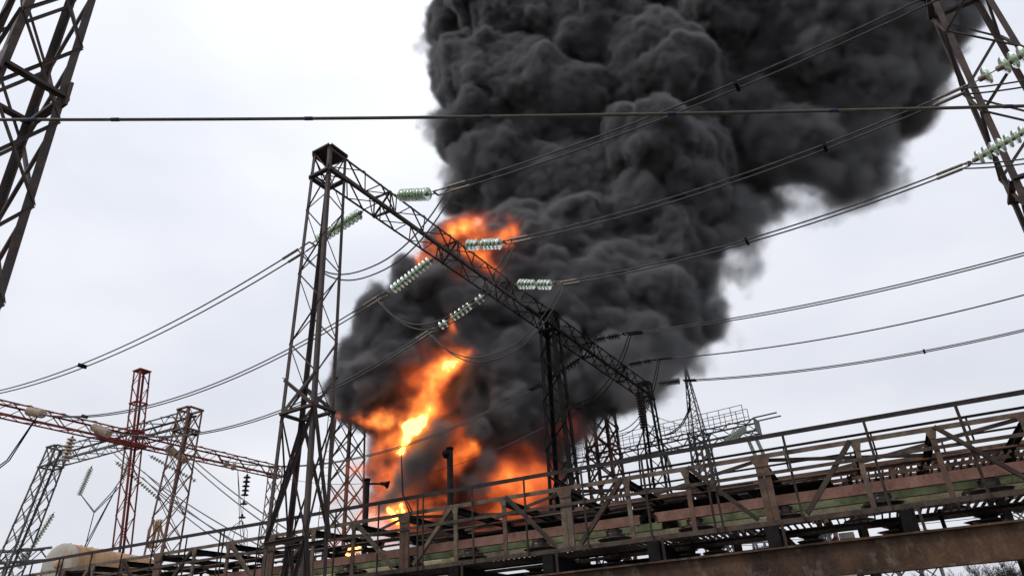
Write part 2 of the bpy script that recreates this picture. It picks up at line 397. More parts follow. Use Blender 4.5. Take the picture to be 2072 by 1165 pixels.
def yoke(label, a, s, u, z, gap=.24, mat='clamp', group='yoke fittings'):
    t = thing('yoke_fitting', label, 'fitting', a, group)
    c = np.array(a, float); e0, e1 = G(s-gap*.5, u, z), G(s+gap*.5, u, z)
    m = c+(.5*(e0+e1)-c)*.28
    bar('shackle', t, c, m, .04, mat, 'tube')
    bar('yoke_plate', t, m-P_AX*gap*.55, m+P_AX*gap*.55, .07, mat, 'flat')
    for e, k in ((e0, -.5), (e1, .5)):
        a2 = m+P_AX*gap*k; d = e-a2
        for f in (.1, .35, .6, .82):
            o = bar('chain_link', t, a2+d*(f-.09), a2+d*(f+.14), .055 if f < .7 else .035, mat, 'flat' if f in (.35, .82) else 'tube')
        bar('turnbuckle', t, a2, e, .026, mat, 'tube')
ZW = 13.45
bundle('topmost twin conductor crossing the dark smoke to the top frame edge', 2.5, -2.5, 14.2, -15.9, 13.72, .36, (.63,))
bundle('twin conductor crossing the smoke to the upper insulator on the right', 6.1, -2.5, 14.2, -15.6, 13.64, .42, (.75,))
bundle('twin conductor crossing the smoke to the lower insulator on the right', 9.7, -2.5, 14.15, -15.5, 13.61, .42, (.52,))
bundle('dark-clamped twin conductor leaving the middle of the portal beam to the right edge', 17., -2.2, 14.8, -19., 13.6, .42, (), clampmat='black')
bundle('dark-clamped conductor leaving the far part of the portal beam to the right edge', 21., -2.2, 14.84, -19., 13.6, .5, (), single=True, r=.03, clampmat='black')
bundle('lowest twin conductor on the right with a spacer near the frame edge', 25., -2.1, 14.87, -19., 13.45, .48, (.68,), clampmat='black')
bundle('twin conductor sloping down to the left edge behind the corner column', 1.9, 3.1, 13.76, 26.6, 14.2, 1.12, (.50,))
bundle('twin conductor running left to the beige insulator at the left edge', 5.5, 2.9, 13.5, 26.0, 14.3, 1.6, (.78,), gap=.2)
bundle('twin conductor running left to the middle beige insulator on the red beam', 8.9, 3.2, 13.5, 26.0, 14.3, 1.9, (.62,), gap=.2)
bundle('twin conductor running left across the flames to the red gantry', 17., 2.7, 13.5, 26.0, 14.1, 1.72, (.62,), gap=.2, clampmat='black')
bundle('thin single conductor passing low across the flames toward the left', 20.5, 2., 13.3, 26., 13.9, 2.1, (), single=True, r=.016, clampmat='black')
for s, lab in zip(R_S, ('topmost', 'upper', 'lower')):
    yoke('steel yoke fitting at the portal end of the %s right conductor' % lab, G(s, -1.72 if s < 3 else -2.0, 14.3), s, -2.5, 14.18)
for s, u, z, lab in ((1.9, 2.35, 13.92, 'highest'), (5.5, 2.3, 13.6, 'middle'), (8.9, 2.75, 13.55, 'lowest')):
    yoke('steel yoke fitting on the %s glass string left of the beam' % lab, G(s, u, z), s, u+.72 if s < 8 else u+.5, 13.74 if s < 3 else 13.5)
for s, lab in ((17., 'middle'), (21., 'far')):
    yoke('black yoke fitting on the %s dark string right of the beam' % lab, G(s, -1.78, 14.87), s, -2.2, 14.82, mat='black')
def jumper(label, pa, pb, drop, gap=.24, r=.024, mat='wire', n=22, skew=.0):
    t = thing('jumper_loop', label, 'jumper wire', pa, 'jumper loops')
    for k in (-.5, .5):
        a = np.array(pa)+P_AX*gap*k; b = np.array(pb)+P_AX*gap*k; pts = []
        for f in np.linspace(0, 1, n):
            g = f+skew*f*(1-f)*2
            pts.append(a+(b-a)*g-UP*drop*(1-abs(2*f-1)**2.3)*(1+.06*k))
        tube('wire', t, pts, r, mat)
    return t
jumper('jumper loop hanging below the portal beam nearest the corner column', G(2.5, -2.5, 14.15), G(1.9, 3.0, 13.7), 1.75)
jumper('jumper loop hanging below the beam in front of the upper flame', G(6.1, -2.5, 14.15), G(5.5, 2.9, 13.45), 1.95)
jumper('jumper loop hanging below the beam over the dark smoke', G(9.7, -2.5, 14.1), G(8.9, 3.2, 13.45), 1.95)
jumper('black jumper loop behind the middle portal column', G(17., -2.2, 14.75), G(17., 2.7, 13.45), 2.0, mat='black')
jumper('black jumper loop at the far end of the portal beam', G(21., -2.1, 14.8), G(20.5, 2.2, 13.4), 2.6, mat='black')
jumper('thick black lead drooping at the right edge of the smoke', G(25., -2.1, 14.85), pol(11.6, 47, 14.6), 1.6, r=.035, gap=.06, mat='black', skew=-.75)
def dropper(label, pts, r=.012, twin=.0, mat='black'):
    t = thing('dropper_wire', label, 'wire', pts[0], 'dropper wires')
    for k in ((0,) if not twin else (-.5, .5)):
        P = [np.array(p, float)+P_AX*twin*k*(i/(len(pts)-1)) for i, p in enumerate(pts)]
        Q = []
        for i in range(len(P)-1):
            for f in np.linspace(0, 1, 6, endpoint=False): Q.append(P[i]+(P[i+1]-P[i])*f)
        Q.append(P[-1]); tube('wire', t, Q, r, mat)
    return t
def to_px(P):
    v = ROT.T @ (np.asarray(P, float)-CAM); return W0/2-F0*v[0]/v[2], H0/2+F0*v[1]/v[2]
_a = min(sag(G(17., 2.7, 13.5), G(17., 26., 14.1), 201, 1.72), key=lambda P: abs(to_px(P)[0]-812))
_c = Bp(8.98, 13.46, 4.82); _b, _ = at_y(815, 1000, 24.)
dropper('dropper wire hanging in front of the bright flames', [_a, _b, _c], .02, .12)

# ---------------------------------------------------------------- right and left near towers
def build_right_tower():
    t = thing('lattice_tower', 'dark steel lattice tower cut by the upper right corner of the frame', 'tower', G(13.2, -18., 0), 'near lattice towers')
    lattice_column(t, G(14., -18.1, 0), G(13.7, -18.3, 0), 0, 27., 1.05, 1.35, .62, .72, 'portal', .18, .085, 1.9, style='z', rings=((14.5, .2), (23.2, .22)))
    bar('arm', t, G(13.4, -17.4, 23.4), G(13.4, -17.4, 25.5), .35, 'black', 'ibeam')
build_right_tower()
insulator('glass insulator string at the right edge in front of the upper right tower', G(6.1, -15.95, 13.75), G(6.1, -18.4, 14.35), 10, gaps=(1,), scale=1.25, tail=.05)
insulator('lower glass insulator string at the right edge below the tower', G(9.7, -15.75, 13.66), G(9.7, -18.3, 14.35), 12, scale=1.2, tail=.05)
for s, z, lab in ((6.1, 13.64, 'upper'), (9.7, 13.61, 'lower')):
    yoke('steel yoke fitting on the %s right edge insulator string' % lab, G(s, -15.85, z+.05), s, -15.5, z)
    jumper('twin jumper leads sagging right from the %s right edge string' % lab, G(s, -15.6, z), G(s+.2, -20., 13.0), .25)
def build_left_tower():
    c = pol(-43.9, 10.6)
    t = thing('lattice_tower', 'near dark lattice tower cut by the upper left corner of the frame', 'tower', c, 'near lattice towers')
    cor = lattice_column(t, c, c, 0, 15.5, .58, .62, .40, .42, 'portal', .115, .05, 1.55, style='x', rings=((9.75, .12),))
    for sp in (-1, 1):
        for sq in (-1, 1):
            bar('gusset_plate', t, cor(sp, sq, 9.55)-P_AX*.01*sp, cor(sp, sq, 10.0)-P_AX*.01*sp, .22, 'portal', 'flat', d1=Q_AX)
build_left_tower()
# near sheathed cable
def build_cable():
    px = [(-80, 243), (0, 242), (300, 241.5), (620, 240), (1000, 236.5), (1360, 230.5), (1690, 224), (2072, 215), (2160, 212)]
    pts = []
    for (x, y) in px:
        P, _ = at_y(x, y, 6.4); pts.append(P)
    xs = [p[0] for p in pts]; zs = [p[2] for p in pts]; co = np.polyfit(xs, zs, 2)
    yy = np.linspace(xs[0]-1, xs[-1]+1, 40)
    P = [np.array([x, 6.4, np.polyval(co, x)]) for x in yy]
    t = thing('overhead_cable', 'thick near cable with dark bands crossing the whole picture', 'cable', P[0])
    tube('sheath', t, P, .0205, 'cable', 10)
    for x in (235, 625, 985, 1360, 1690, 2050, 70):
        Q, _ = at_y(x, 235, 6.4); k = np.polyval(co, Q[0]); k2 = np.polyval(co, Q[0]+.1)
        d = np.array([.1, 0, k2-k]); d /= np.linalg.norm(d); c = np.array([Q[0], 6.4, k])
        bar('band', t, c-d*.05, c+d*.05, .05, 'band', 'tube')
build_cable()

# ---------------------------------------------------------------- busbar bridge
TM = [-6.6, -2.85]+[1.36+3.9*k for k in range(0, 8)]            # main posts
def build_bridge():
    t0, t1 = -5.5, 29.
    t = thing('busbar_bridge', 'long rusty steel truss bridge carrying painted busbars across the bottom', 'bridge', Bp(8, 14.8, 0))
    n0, n1 = 13.5, 16.2
    bar('handrail', t, Bp(t0, n0, 5.18), Bp(t1, n0, 5.18), .085, 'rail', 'angle', d1=-UP, d2=N_AX)
    bar('handrail', t, Bp(t0, 14.7, 5.2), Bp(4.9, 14.7, 5.2), .05, 'black', 'angle', d1=-UP, d2=N_AX)
    posts = [-4.7, -3.35, -1.96, -.53, .85, 2.22, 2.36, 3.55, 4.83, 6.13, 7.38, 8.64, 8.78, 9.84, 11.07, 12.3, 13.45, 14.64, 14.76, 15.95, 17.2, 18.4, 19.65, 20.9, 21.05, 22.3, 23.5, 24.8, 26., 27.3]
    for x in posts:
        bar('railing_post', t, Bp(x, n0-.03, 3.57), Bp(x+random.uniform(-.01, .01), n0-.03, 5.12), .045, 'dark', 'angle', d1=B_AX, d2=-N_AX)
    for x in (4.2, 2.6, 1.0, -.6, -2.2): bar('railing_post', t, Bp(x, 14.7, 4.75), Bp(x, 14.7, 5.18), .025, 'black', 'box')
    for n, mt, sgn in ((n0, 'chord', 1), (n1, 'dark', -1)):
        bar('top_chord', t, Bp(t0, n, 4.83), Bp(t1, n, 4.83), .085, 'tan' if sgn > 0 else 'bridge', 'angle', d1=-UP, d2=N_AX*sgn)
        bar('middle_rail', t, Bp(t0, n-.05*sgn, 4.46), Bp(t1, n-.05*sgn, 4.46), .062, mt, 'flat', d1=UP)
        zb = 3.61 if sgn > 0 else 4.0
        bar('bottom_chord', t, Bp(t0, n-.02*sgn, zb), Bp(t1, n-.02*sgn, zb), .085, mt, 'channel', d1=N_AX*sgn)
        for m in TM:
            pm = 'bridge' if random.random() < .6 else 'tan'
            for k in (-.06, .06):
                bar('main_post', t, Bp(m+k, n, zb+.03), Bp(m+k, n, 4.76), .112, pm if sgn > 0 else 'bridge', 'channel', d1=N_AX*sgn)
            # flared head
            vs = [Bp(m+a, n-.035*sgn, z) for a, z in ((-.19, 4.80), (.19, 4.80), (.11, 4.60), (-.11, 4.60))]
            vs += [v-N_AX*sgn*.012 for v in vs]
            mesh_obj('gusset_plate', t, vs, [(0, 1, 2, 3), (7, 6, 5, 4), (0, 4, 5, 1), (1, 5, 6, 2), (2, 6, 7, 3), (3, 7, 4, 0)], 'bridge')
            for dm, sg in ((1.40, 1), (2.58, -1)):
                x = m+dm
                bar('upright', t, Bp(x, n-.01, zb+.03), Bp(x, n-.01, 4.78), .085, 'bridge' if sg > 0 else 'tan', 'channel', d1=N_AX*sgn)
                g = [Bp(x+a, n-.03*sgn, z) for a, z in ((-.10, 4.79), (.10, 4.79), (.05, 4.62), (-.05, 4.62))]
                g += [v-N_AX*sgn*.01 for v in g]
                mesh_obj('gusset_plate', t, g, [(0, 1, 2, 3), (7, 6, 5, 4), (0, 4, 5, 1), (1, 5, 6, 2), (2, 6, 7, 3), (3, 7, 4, 0)], 'tan')
                foot = m+.28 if sg > 0 else m+3.9-.28
                bar('diagonal', t, Bp(x+(-.04 if sg > 0 else .04), n-.045*sgn, 4.78), Bp(foot, n-.045*sgn, zb+.05), .08, 'tan' if random.random() < .5 else 'dark', 'angle', d1=UP)
    # ceiling cross beams, floor cross beams, walkway slats
    for m in TM:
        for dm in (.0, 1.40, 2.58):
            bar('roof_cross_beam', t, Bp(m+dm, n0+.02, 4.70), Bp(m+dm, n1, 4.70), .13, 'black', 'ibeam')
            bar('middle_cross_beam', t, Bp(m+dm+.25, n0+.7, 4.30), Bp(m+dm+.25, n1+.2, 4.30), .10, 'black', 'ibeam')
    x = -5.; k = 0
    while x < 28.5:
        bar('floor_cross_beam', t, Bp(x, 13.36, 3.375), Bp(x, 16.4, 3.375), .22, 'black', 'box', .33)
        bar('hanger', t, Bp(x-.18, 13.40, 3.20), Bp(x-.18, 13.40, 3.60), .05, 'dark', 'flat')
        x += 2.14; k += 1
    i = 0; x = -5.2
    while i < 290:
        bar('walkway_slat', t, Bp(x, n0+.02, 3.565), Bp(x, 14.55, 3.565), .022, 'dark', 'box', .045); x += .118; i += 1
    bar('walkway_stringer', t, Bp(t0, 14.58, 3.54), Bp(t1, 14.58, 3.54), .07, 'dark', 'angle')
    bar('floor_beam', t, Bp(3.4, 15.1, 3.36), Bp(t1, 15.1, 3.36), .16, 'black', 'ibeam', .22)
    bar('floor_beam', t, Bp(1.0, 16.25, 3.40), Bp(t1, 16.25, 3.40), .16, 'black', 'ibeam', .26)
    bar('walkway_stringer', t, Bp(t0, 14.05, 3.52), Bp(t1, 14.05, 3.52), .04, 'black', 'angle')
    # sooty sheets over the busbars
    for i in range(46):
        x = -5.2+.118*i
        bar('upper_slat', t, Bp(x, 14.35, 4.40), Bp(x, 15.4, 4.40), .03, 'bridge', 'box', .05)
    for n_, z_ in ((14.35, 4.36), (15.4, 4.36)): bar('upper_stringer', t, Bp(-5.4, n_, z_), Bp(.3, n_, z_), .07, 'bridge', 'angle')
    for n_, z_, w_, m_ in ((15.1, 4.30, .07, 'dark'), (15.7, 4.38, .09, 'bridge'), (16.0, 4.62, .06, 'dark'), (14.9, 4.58, .045, 'bridge')):
        bar('conduit', t, Bp(-5.4, n_, z_), Bp(28., n_, z_), w_, m_, 'tube')
    for k, m in enumerate(TM[:-1]):
        bar('roof_brace', t, Bp(m, 13.55, 4.78), Bp(TM[k+1], 16.15, 4.78), .07, 'dark'); bar('roof_brace', t, Bp(m, 16.15, 4.765), Bp(TM[k+1], 13.55, 4.765), .07, 'dark')
    for a, b, z in ((.3, 1.9, 4.47), (2.1, 3.9, 4.44), (4.0, 5.3, 4.40), (5.6, 7.1, 4.42), (7.4, 8.9, 4.36)):
        vs = [Bp(a, 14.85, z), Bp(b, 14.85, z), Bp(b, 16.05, z+.06), Bp(a, 16.05, z+.06)]; vs += [v+UP*.02 for v in vs]
        mesh_obj('sheet_panel', t, vs, [(3, 2, 1, 0), (4, 5, 6, 7), (0, 1, 5, 4), (1, 2, 6, 5), (2, 3, 7, 6), (3, 0, 4, 7)], 'black')
    for k, (a, b, z0, z1) in enumerate(((1.9, 3.2, 4.15, 4.92), (3.25, 4.7, 4.12, 4.86), (4.75, 6.3, 4.1, 4.80), (6.35, 8.0, 4.1, 4.66), (.2, 1.6, 4.2, 4.62), (-1.6, .1, 4.2, 4.58), (-3.4, -1.7, 4.2, 4.62))):
        vs = [Bp(x_, 16.32+.02*k, z_) for x_, z_ in ((a, z0), (b, z0), (b, z1), (a, z1))]; vs += [v+N_AX*.015 for v in vs]
        mesh_obj('sheet_panel', t, vs, [(3, 2, 1, 0), (4, 5, 6, 7), (0, 1, 5, 4), (1, 2, 6, 5), (2, 3, 7, 6), (3, 0, 4, 7)], 'black')
    return t
random.seed(5)
build_bridge()
def busbar(label, name, n, z0, z1, w, mat, breaks=()):
    t = thing(name, label, 'busbar', Bp(8, n, z0))
    x = -5.4
    for e in list(breaks)+[28.5]:
        bar('bar_length', t, Bp(x, n, (z0+z1)/2), Bp(e-.18, n, (z0+z1)/2), z1-z0, mat, 'box', w, d1=UP)
        if e < 28:      # folded expansion joint
            for j in range(3):
                h = .10-.03*j; zz = (z0+z1)/2+.02-.04*j
                pts = [(e-.22, zz), (e-.05, zz+.13), (e+.12, zz)]
                for (p, q) in zip(pts[:-1], pts[1:]):
                    bar('expansion_joint', t, Bp(p[0], n-.04, p[1]), Bp(q[0], n-.04, q[1]), w*.9, 'black', 'flat', .09, d1=N_AX)
        x = e+.12
    return t
busbar('faded red busbar running along the bridge nearest the viewer', 'busbar', 13.78, 3.93, 4.11, .12, 'pink', (3.72,))
busbar('faded green busbar between the red and yellow busbars', 'busbar', 14.6, 3.92, 4.06, .12, 'green', (3.5,))
busbar('dirty yellow busbar farthest back in the bridge', 'busbar', 15.4, 3.92, 4.03, .11, 'yellow', (3.3,))
bell = lathe_mesh('bell_insulator', [(.20, .0), (.30, .012), (.34, .03), (.335, .045), (.23, .07), (.17, .12), (.155, .18), (.17, .20), (.12, .21), (.11, .24)], 24, 'porc')
shed = lathe_mesh('shed_insulator', [(.10, -.30), (.20, -.27), (.27, -.225), (.265, -.21), (.14, -.19), (.14, -.17), (.26, -.13), (.265, -.11), (.14, -.085), (.14, -.06), (.24, -.02), (.10, .0)], 20, 'porc')
def bridge_insulators():
    rows = ((13.85, 'under the red busbar', 'front'), (14.6, 'under the green busbar', 'middle'), (15.4, 'under the yellow busbar', 'back'))
    names = ['at the right edge', 'second from the right edge', 'third from the right edge', 'fourth from the right edge', 'fifth from the right edge', 'sixth from the right edge', 'seventh from the right edge', 'eighth from the right edge', 'ninth from the right edge', 'tenth from the right edge', 'eleventh from the right edge', 'twelfth from the right edge', 'thirteenth from the right edge']
    for n, where, _r in rows:
        for i in range(9):
            t_ = -2.05+1.62*i+(.0 if n < 14 else .45*(n-13.85)/1.55)
            o = new_obj('bell_insulator', bell); aim(o, None, Bp(t_, n, 3.70), UP, 1. if n < 14 else .82)
            tag(o, 'dark bell insulator %s, %s' % (where, names[i]), 'insulator', 'bell insulators carrying the busbars')
    for i, t_ in enumerate((-2.0, -.55, .9, 2.7, 3.25, 4.8, 6.6, 8.7)):
        for j, n in enumerate((14.75, 15.45)):
            o = new_obj('shed_insulator', shed); aim(o, None, Bp(t_+.1*j, n, 3.50), UP, .95)
            tag(o, 'black ribbed insulator under the bridge floor, %s row, %s' % (('front', 'back')[j], names[i]), 'insulator', 'ribbed insulators under the bridge floor')
bridge_insulators()
def build_girder():
    t = thing('support_girder', 'heavy rust covered girder under the bridge at the lower right', 'girder', Bp(8, 13.45, 2.6))
    n = 13.45; a, b = -5.6, 28.
    def slab(name, n0, n1, z0, z1, m='rust'):
        N_ = 24; vs, fs = [], []
        for i in range(N_+1):
            x = a+(b-a)*i/N_
            vs += [Bp(x, n0, z0), Bp(x, n1, z0), Bp(x, n1, z1), Bp(x, n0, z1)]
        for i in range(N_):
            for k in range(4):
                k2 = (k+1) % 4; fs.append((i*4+k, i*4+k2, i*4+4+k2, i*4+4+k))
        fs += [(3, 2, 1, 0), tuple(N_*4+k for k in range(4))]
        mesh_obj(name, t, vs, fs, m)
    slab('web', n-.012, n+.012, 2.69, 3.165)
    slab('top_flange', n-.10, n+.14, 3.167, 3.20)
    slab('bottom_flange', n-.11, n+.14, 2.645, 2.687)
    for k in range(16):
        bar('stiffener', t, Bp(a+1+2.1*k, n+.06, 2.69), Bp(a+1+2.1*k, n+.06, 3.16), .1, 'rust', 'flat', d1=N_AX)
build_girder()
def pillar(label, t_, n, z1=2.64, w=.26):
    o = thing('concrete_pillar', label, 'pillar', Bp(t_, n, 0), 'concrete pillars')
    vs = []
    for z, k in ((0, 1.15), (z1-.25, 1.), (z1-.2, 1.), (z1, 1.)):
        for a, b in ((-1, -1), (1, -1), (1, 1), (-1, 1)): vs.append(Bp(t_+a*w*.5*k, n+b*w*.5*k, z))
    fs = [(i*4+k, i*4+(k+1) % 4, i*4+4+(k+1) % 4, i*4+4+k) for i in range(3) for k in range(4)]+[(12, 13, 14, 15)]
    mesh_obj('shaft', o, vs, fs, 'concrete')
    bar('cap_beam', o, Bp(t_, n-.35, z1-.06), Bp(t_, n+.35, z1-.06), .3, 'concrete', 'box', .12)
pillar('concrete pillar under the rusty girder at the lower right', .42, 13.5, 2.64, .22)
pillar('slim concrete pillar seen behind the rusty girder below the walkway', .34, 17.4, 3.75, .24)
t = thing('bracket', 'dark strut slanting beside the slim concrete pillar', 'strut', Bp(.9, 17.2, 2.8))
bar('strut', t, Bp(1.2, 17.2, 2.9), Bp(.55, 17.3, 3.72), .09, 'redox', 'channel')
for t_, lab in ((-1.25, 'rightmost'), (3.0, 'middle')):
    t = thing('bracket', 'thin upright strut on the rusty girder, the %s one' % lab, 'strut', Bp(t_, 14., 3.2), 'upright struts on the girder')
    bar('post', t, Bp(t_, 14.2, 3.2), Bp(t_, 14.2, 3.6), .07, 'black', 'channel'); bar('foot', t, Bp(t_-.1, 14.2, 3.22), Bp(t_, 14.2, 3.32), .05, 'black', 'flat')

# gallery beyond the bridge on the right
def build_far_gallery():
    t = thing('pipe_gallery', 'brown steel gallery of rails and posts seen through the bridge on the right', 'gallery', Bp(0, 19., 0))
    a, b = -9., 7.
    for n in (18.6, 20.6):
        for z, w, m in ((5.72, .05, 'black'), (5.4, .09, 'bridge'), (5.12, .06, 'dark'), (4.85, .10, 'bridge'), (4.6, .06, 'black'), (4.4, .16, 'black')):
            bar('rail', t, Bp(a, n, z), Bp(b, n, z), w, m, 'angle', d1=-UP, d2=N_AX)
        x = a
        while x < b:
            bar('post', t, Bp(x, n, 4.2), Bp(x, n, 5.38), .16, 'bridge', 'channel', d1=N_AX)
            bar('post', t, Bp(x+.22, n, 4.2), Bp(x+.22, n, 5.38), .12, 'bridge', 'channel', d1=N_AX)
            bar('thin_post', t, Bp(x+1., n, 4.8), Bp(x+1., n, 5.72), .03, 'dark', 'box')
            bar('cross_beam', t, Bp(x+.6, 18.6, 4.95), Bp(x+.6, 20.6, 4.95), .16, 'black', 'ibeam')
            x += 1.95
    for k in range(9):
        x = a+1.7*k
        vs = [Bp(x, 18.7, 4.62), Bp(x+1.5, 18.7, 4.62), Bp(x+1.5, 20.5, 4.68), Bp(x, 20.5, 4.68)]; vs += [v+UP*.02 for v in vs]
        mesh_obj('sheet_panel', t, vs, [(3, 2, 1, 0), (4, 5, 6, 7), (0, 1, 5, 4), (1, 2, 6, 5), (2, 3, 7, 6), (3, 0, 4, 7)], 'black' if k % 3 else 'bridge')
    for k in range(6):
        bar('leg', t, Bp(a+3*k, 19.6, 0), Bp(a+3*k, 19.6, 4.5), .2, 'dark', 'ibeam')
build_far_gallery()

# ---------------------------------------------------------------- red gantry on the left with its mast and insulators
def build_red():
    t = thing('red_gantry', 'red oxide lattice gantry with a tall mast on the left', 'gantry', G(12., 27., 0))
    u = 27.
    lattice_beam(t, G(-3., u, 0), G(22.8, u, 0), .36, 14.1, 14.85, Q_AX, 'redox', .085, .042, .85)
    cor = lattice_column(t, G(13.0, u, 0), G(11.25, u, 0), 0, 18.6, .37, .42, .34, .34, 'redox', .10, .038, .95, style='z', rings=((14.0, .12), (16.6, .12), (14.9, .12)))
    c = [cor(a*1.15, b*1.15, 18.6) for a, b in ((-1, -1), (1, -1), (1, 1), (-1, 1))]
    mesh_obj('top_plate', t, c+[x+UP*.05 for x in c], [(3, 2, 1, 0), (4, 5, 6, 7), (0, 1, 5, 4), (1, 2, 6, 5), (2, 3, 7, 6), (3, 0, 4, 7)], 'redox')
    lattice_column(t, G(22.2, u, 0), G(22.2, u, 0), 0, 14.9, .37, .5, .34, .34, 'redbrown', .085, .035, 1., style='x', rings=((14.1, .12),))
    bar('beam_seat', t, G(9.4, u-.2, 14.05), G(12.3, u-.2, 14.05), .25, 'redox', 'box', .12)
build_red()
bg = dict(disc=beige_disc, cap=dark_cap, rod='redox', group='beige insulators on the red gantry')
insulator('beige insulator at the left edge in front of the red beam', G(5.4, 26.6, 14.55), G(5.5, 25.0, 14.05), 8, scale=1.0, lead=.2, tail=.05, **bg)
insulator('beige insulator lying along the red beam left of the red mast', G(8.8, 26.6, 14.55), G(8.95, 24.9, 13.75), 9, scale=1.0, lead=.2, tail=.05, **bg)
insulator('beige insulator on the red beam just right of the red mast', G(13.4, 26.6, 14.35), G(13.6, 24.7, 13.2), 9, scale=1.0, lead=.2, tail=.05, **bg)
insulator('short beige insulator hanging under the red beam at the left', G(8.2, 27., 14.0), G(8.2, 27.2, 12.6), 7, scale=1.0, lead=.1, tail=.05, **bg)
insulator('small broken beige insulator on the right part of the red beam', G(17.6, 26.7, 14.2), G(17.8, 25.6, 13.7), 2, scale=1.0, gaps=(1,), lead=.1, **bg)
insulator('small red brown insulator string hanging below the right end of the red beam', G(19.8, 26.9, 14.0), G(19.8, 26.9, 10.9), 7, disc=dark_disc, cap=dark_cap, rod='redox', scale=1.25, gaps=(5, 7, 8), group='beige insulators on the red gantry')
for k, (ds, lab) in enumerate(((-.9, 'outer'), (-.5, 'inner'))):
    dropper('arched %s pair of leads below the hanging string at the red gantry' % lab, [G(19.8, 26.9, 10.9), G(19.8+ds*.7, 26.9, 10.4), G(19.8+ds*1.3, 26.9, 9.0), G(19.8+ds*1.5, 26.9, 6.)], .02)
    dropper('arched %s leads right of the hanging string at the red gantry' % lab, [G(19.8, 26.9, 10.9), G(19.8-ds*.6, 26.9, 10.3), G(19.8-ds*.8, 26.9, 9.0), G(19.8-ds*.8, 26.9, 6.)], .02)
dropper('twin leads dropping from the small broken insulator to the bridge', [G(17.9, 25.5, 13.6), G(17.9, 24.5, 10.), G(17.9, 23., 6.)], .02, .35)
dropper('slack twin wires hanging from the left edge insulator', [G(5.4, 25.0, 14.2), G(5.0, 26., 11.8), G(4.3, 27., 10.6)], .03, .2)
# grey gantry behind it
A2, A1 = pol(-26.6, 44.), pol(-34.6, 54.6)
def build_grey():
    t = thing('grey_gantry', 'grey lattice gantry with two masts standing behind the red one', 'gantry', A2)
    q2 = (A1-A2)/np.linalg.norm(A1-A2); p2 = np.array([q2[1], -q2[0], 0])
    lattice_beam(t, A2, A1, .5, 14.9, 15.9, p2, 'grey', .10, .05, 1.0)
    for c, m0, lean in ((A2, 'redbrown', np.array([-.4, -.1, 0])), (A1, 'grey', np.array([-2.6, .2, 0]))):
        lattice_column(t, c+lean, c, 0, 16.1, .6, 1.0, .5, .5, m0, .12, .045, 1.2, px=p2, qx=q2, style='x', rings=((14.8, .16), (16.1, .16), (6., .14)))
build_grey()
gq = (A1-A2)/np.linalg.norm(A1-A2)
pg = dict(disc=pale_disc, cap=dark_cap, rod='grey', group='pale green insulators on the grey gantry')
def GQ(f, o, z): p = A2+(A1-A2)*f; return p+np.array([gq[1], -gq[0], 0])*o+UP*z
insulator('pale green insulator string hanging left of the grey mast at the far left', GQ(1.06, 1.2, 12.2), GQ(1.28, 1.4, 9.), 18, scale=.95, **pg)
insulator('pale green insulator hanging from the left part of the grey beam', GQ(.80, 1., 14.7), GQ(.88, 1.2, 12.9), 13, scale=.9, **pg)
insulator('pale green insulator hanging from the grey beam beside the red mast', GQ(.50, 1., 14.8), GQ(.55, 1.2, 13.2), 11, scale=.85, **pg)
insulator('thin green insulator chain slanting right below the grey beam', GQ(.62, 1., 14.6), GQ(.38, 2.6, 11.9), 19, scale=.62, **pg)
insulator('thin green insulator chain slanting right behind the red mast', GQ(.36, 1., 14.4), GQ(.14, 2.6, 12.6), 17, scale=.62, **pg)
dropper('thin slack wire sagging from the grey gantry to the left', [GQ(.86, 1.2, 12.9), GQ(.72, 1.2, 11.6), GQ(.60, 1.2, 12.6), GQ(.55, 1.2, 13.2)], .03, .25, 'grey')
dropper('thin wire dropping from the slack loop toward the tank', [GQ(.72, 1.2, 11.6), GQ(.76, 1.4, 8.5), GQ(.80, 2., 5.)], .03, 0, 'grey')
dropper('long thin wire slanting down left behind the grey mast', [GQ(.58, 1.2, 12.9), GQ(.78, 1.4, 9.), GQ(1.0, 2., 6.)], .03, .3, 'grey')
def far_line(label, pa, pb, drop, r=.03, gap=.35):
    t = thing('conductor', label, 'power line', pa, 'far thin conductors')
    for k in (-.5, .5):
        tube('wire', t, sag(np.array(pa)+UP*gap*k, np.array(pb)+UP*gap*k, 14, drop), r, 'grey')
P0, _ = at_y(225, 905, 42); P1, _ = at_y(560, 1130, 30); far_line('far thin twin line slanting down right from the grey beam to the bridge', P0, P1, .4)
P0, _ = at_y(385, 930, 42); P1, _ = at_y(640, 1118, 27); far_line('far thin twin line slanting down right of the red mast', P0, P1, .2)
P0, _ = at_y(290, 960, 42); P1, _ = at_y(480, 1110, 33); far_line('far thin twin line below the red beam slanting right', P0, P1, .2)
# low grey truss at the far left
def build_low_truss():
    t = thing('low_truss', 'low dark lattice girder at the far left behind the bridge rail', 'truss', pol(-38, 60.))
    a, _ = at_y(-60, 1128, 46.); b, _ = at_y(92, 1134, 46.)
    z = a[2]; a[2] = b[2] = 0
    lattice_beam(t, a, b, .4, z-.5, z+.3, Q_AX, 'grey', .1, .06, .8)
    bar('leg', t, [*((a+b)/2)[:2], 0], [*((a+b)/2)[:2], z-.5], .2, 'grey', 'ibeam')
    bar('leg', t, [*a[:2], 0], [*a[:2], z-.5], .2, 'grey', 'ibeam'); bar('leg', t, [*b[:2], 0], [*b[:2], z-.5], .2, 'grey', 'ibeam')
build_low_truss()
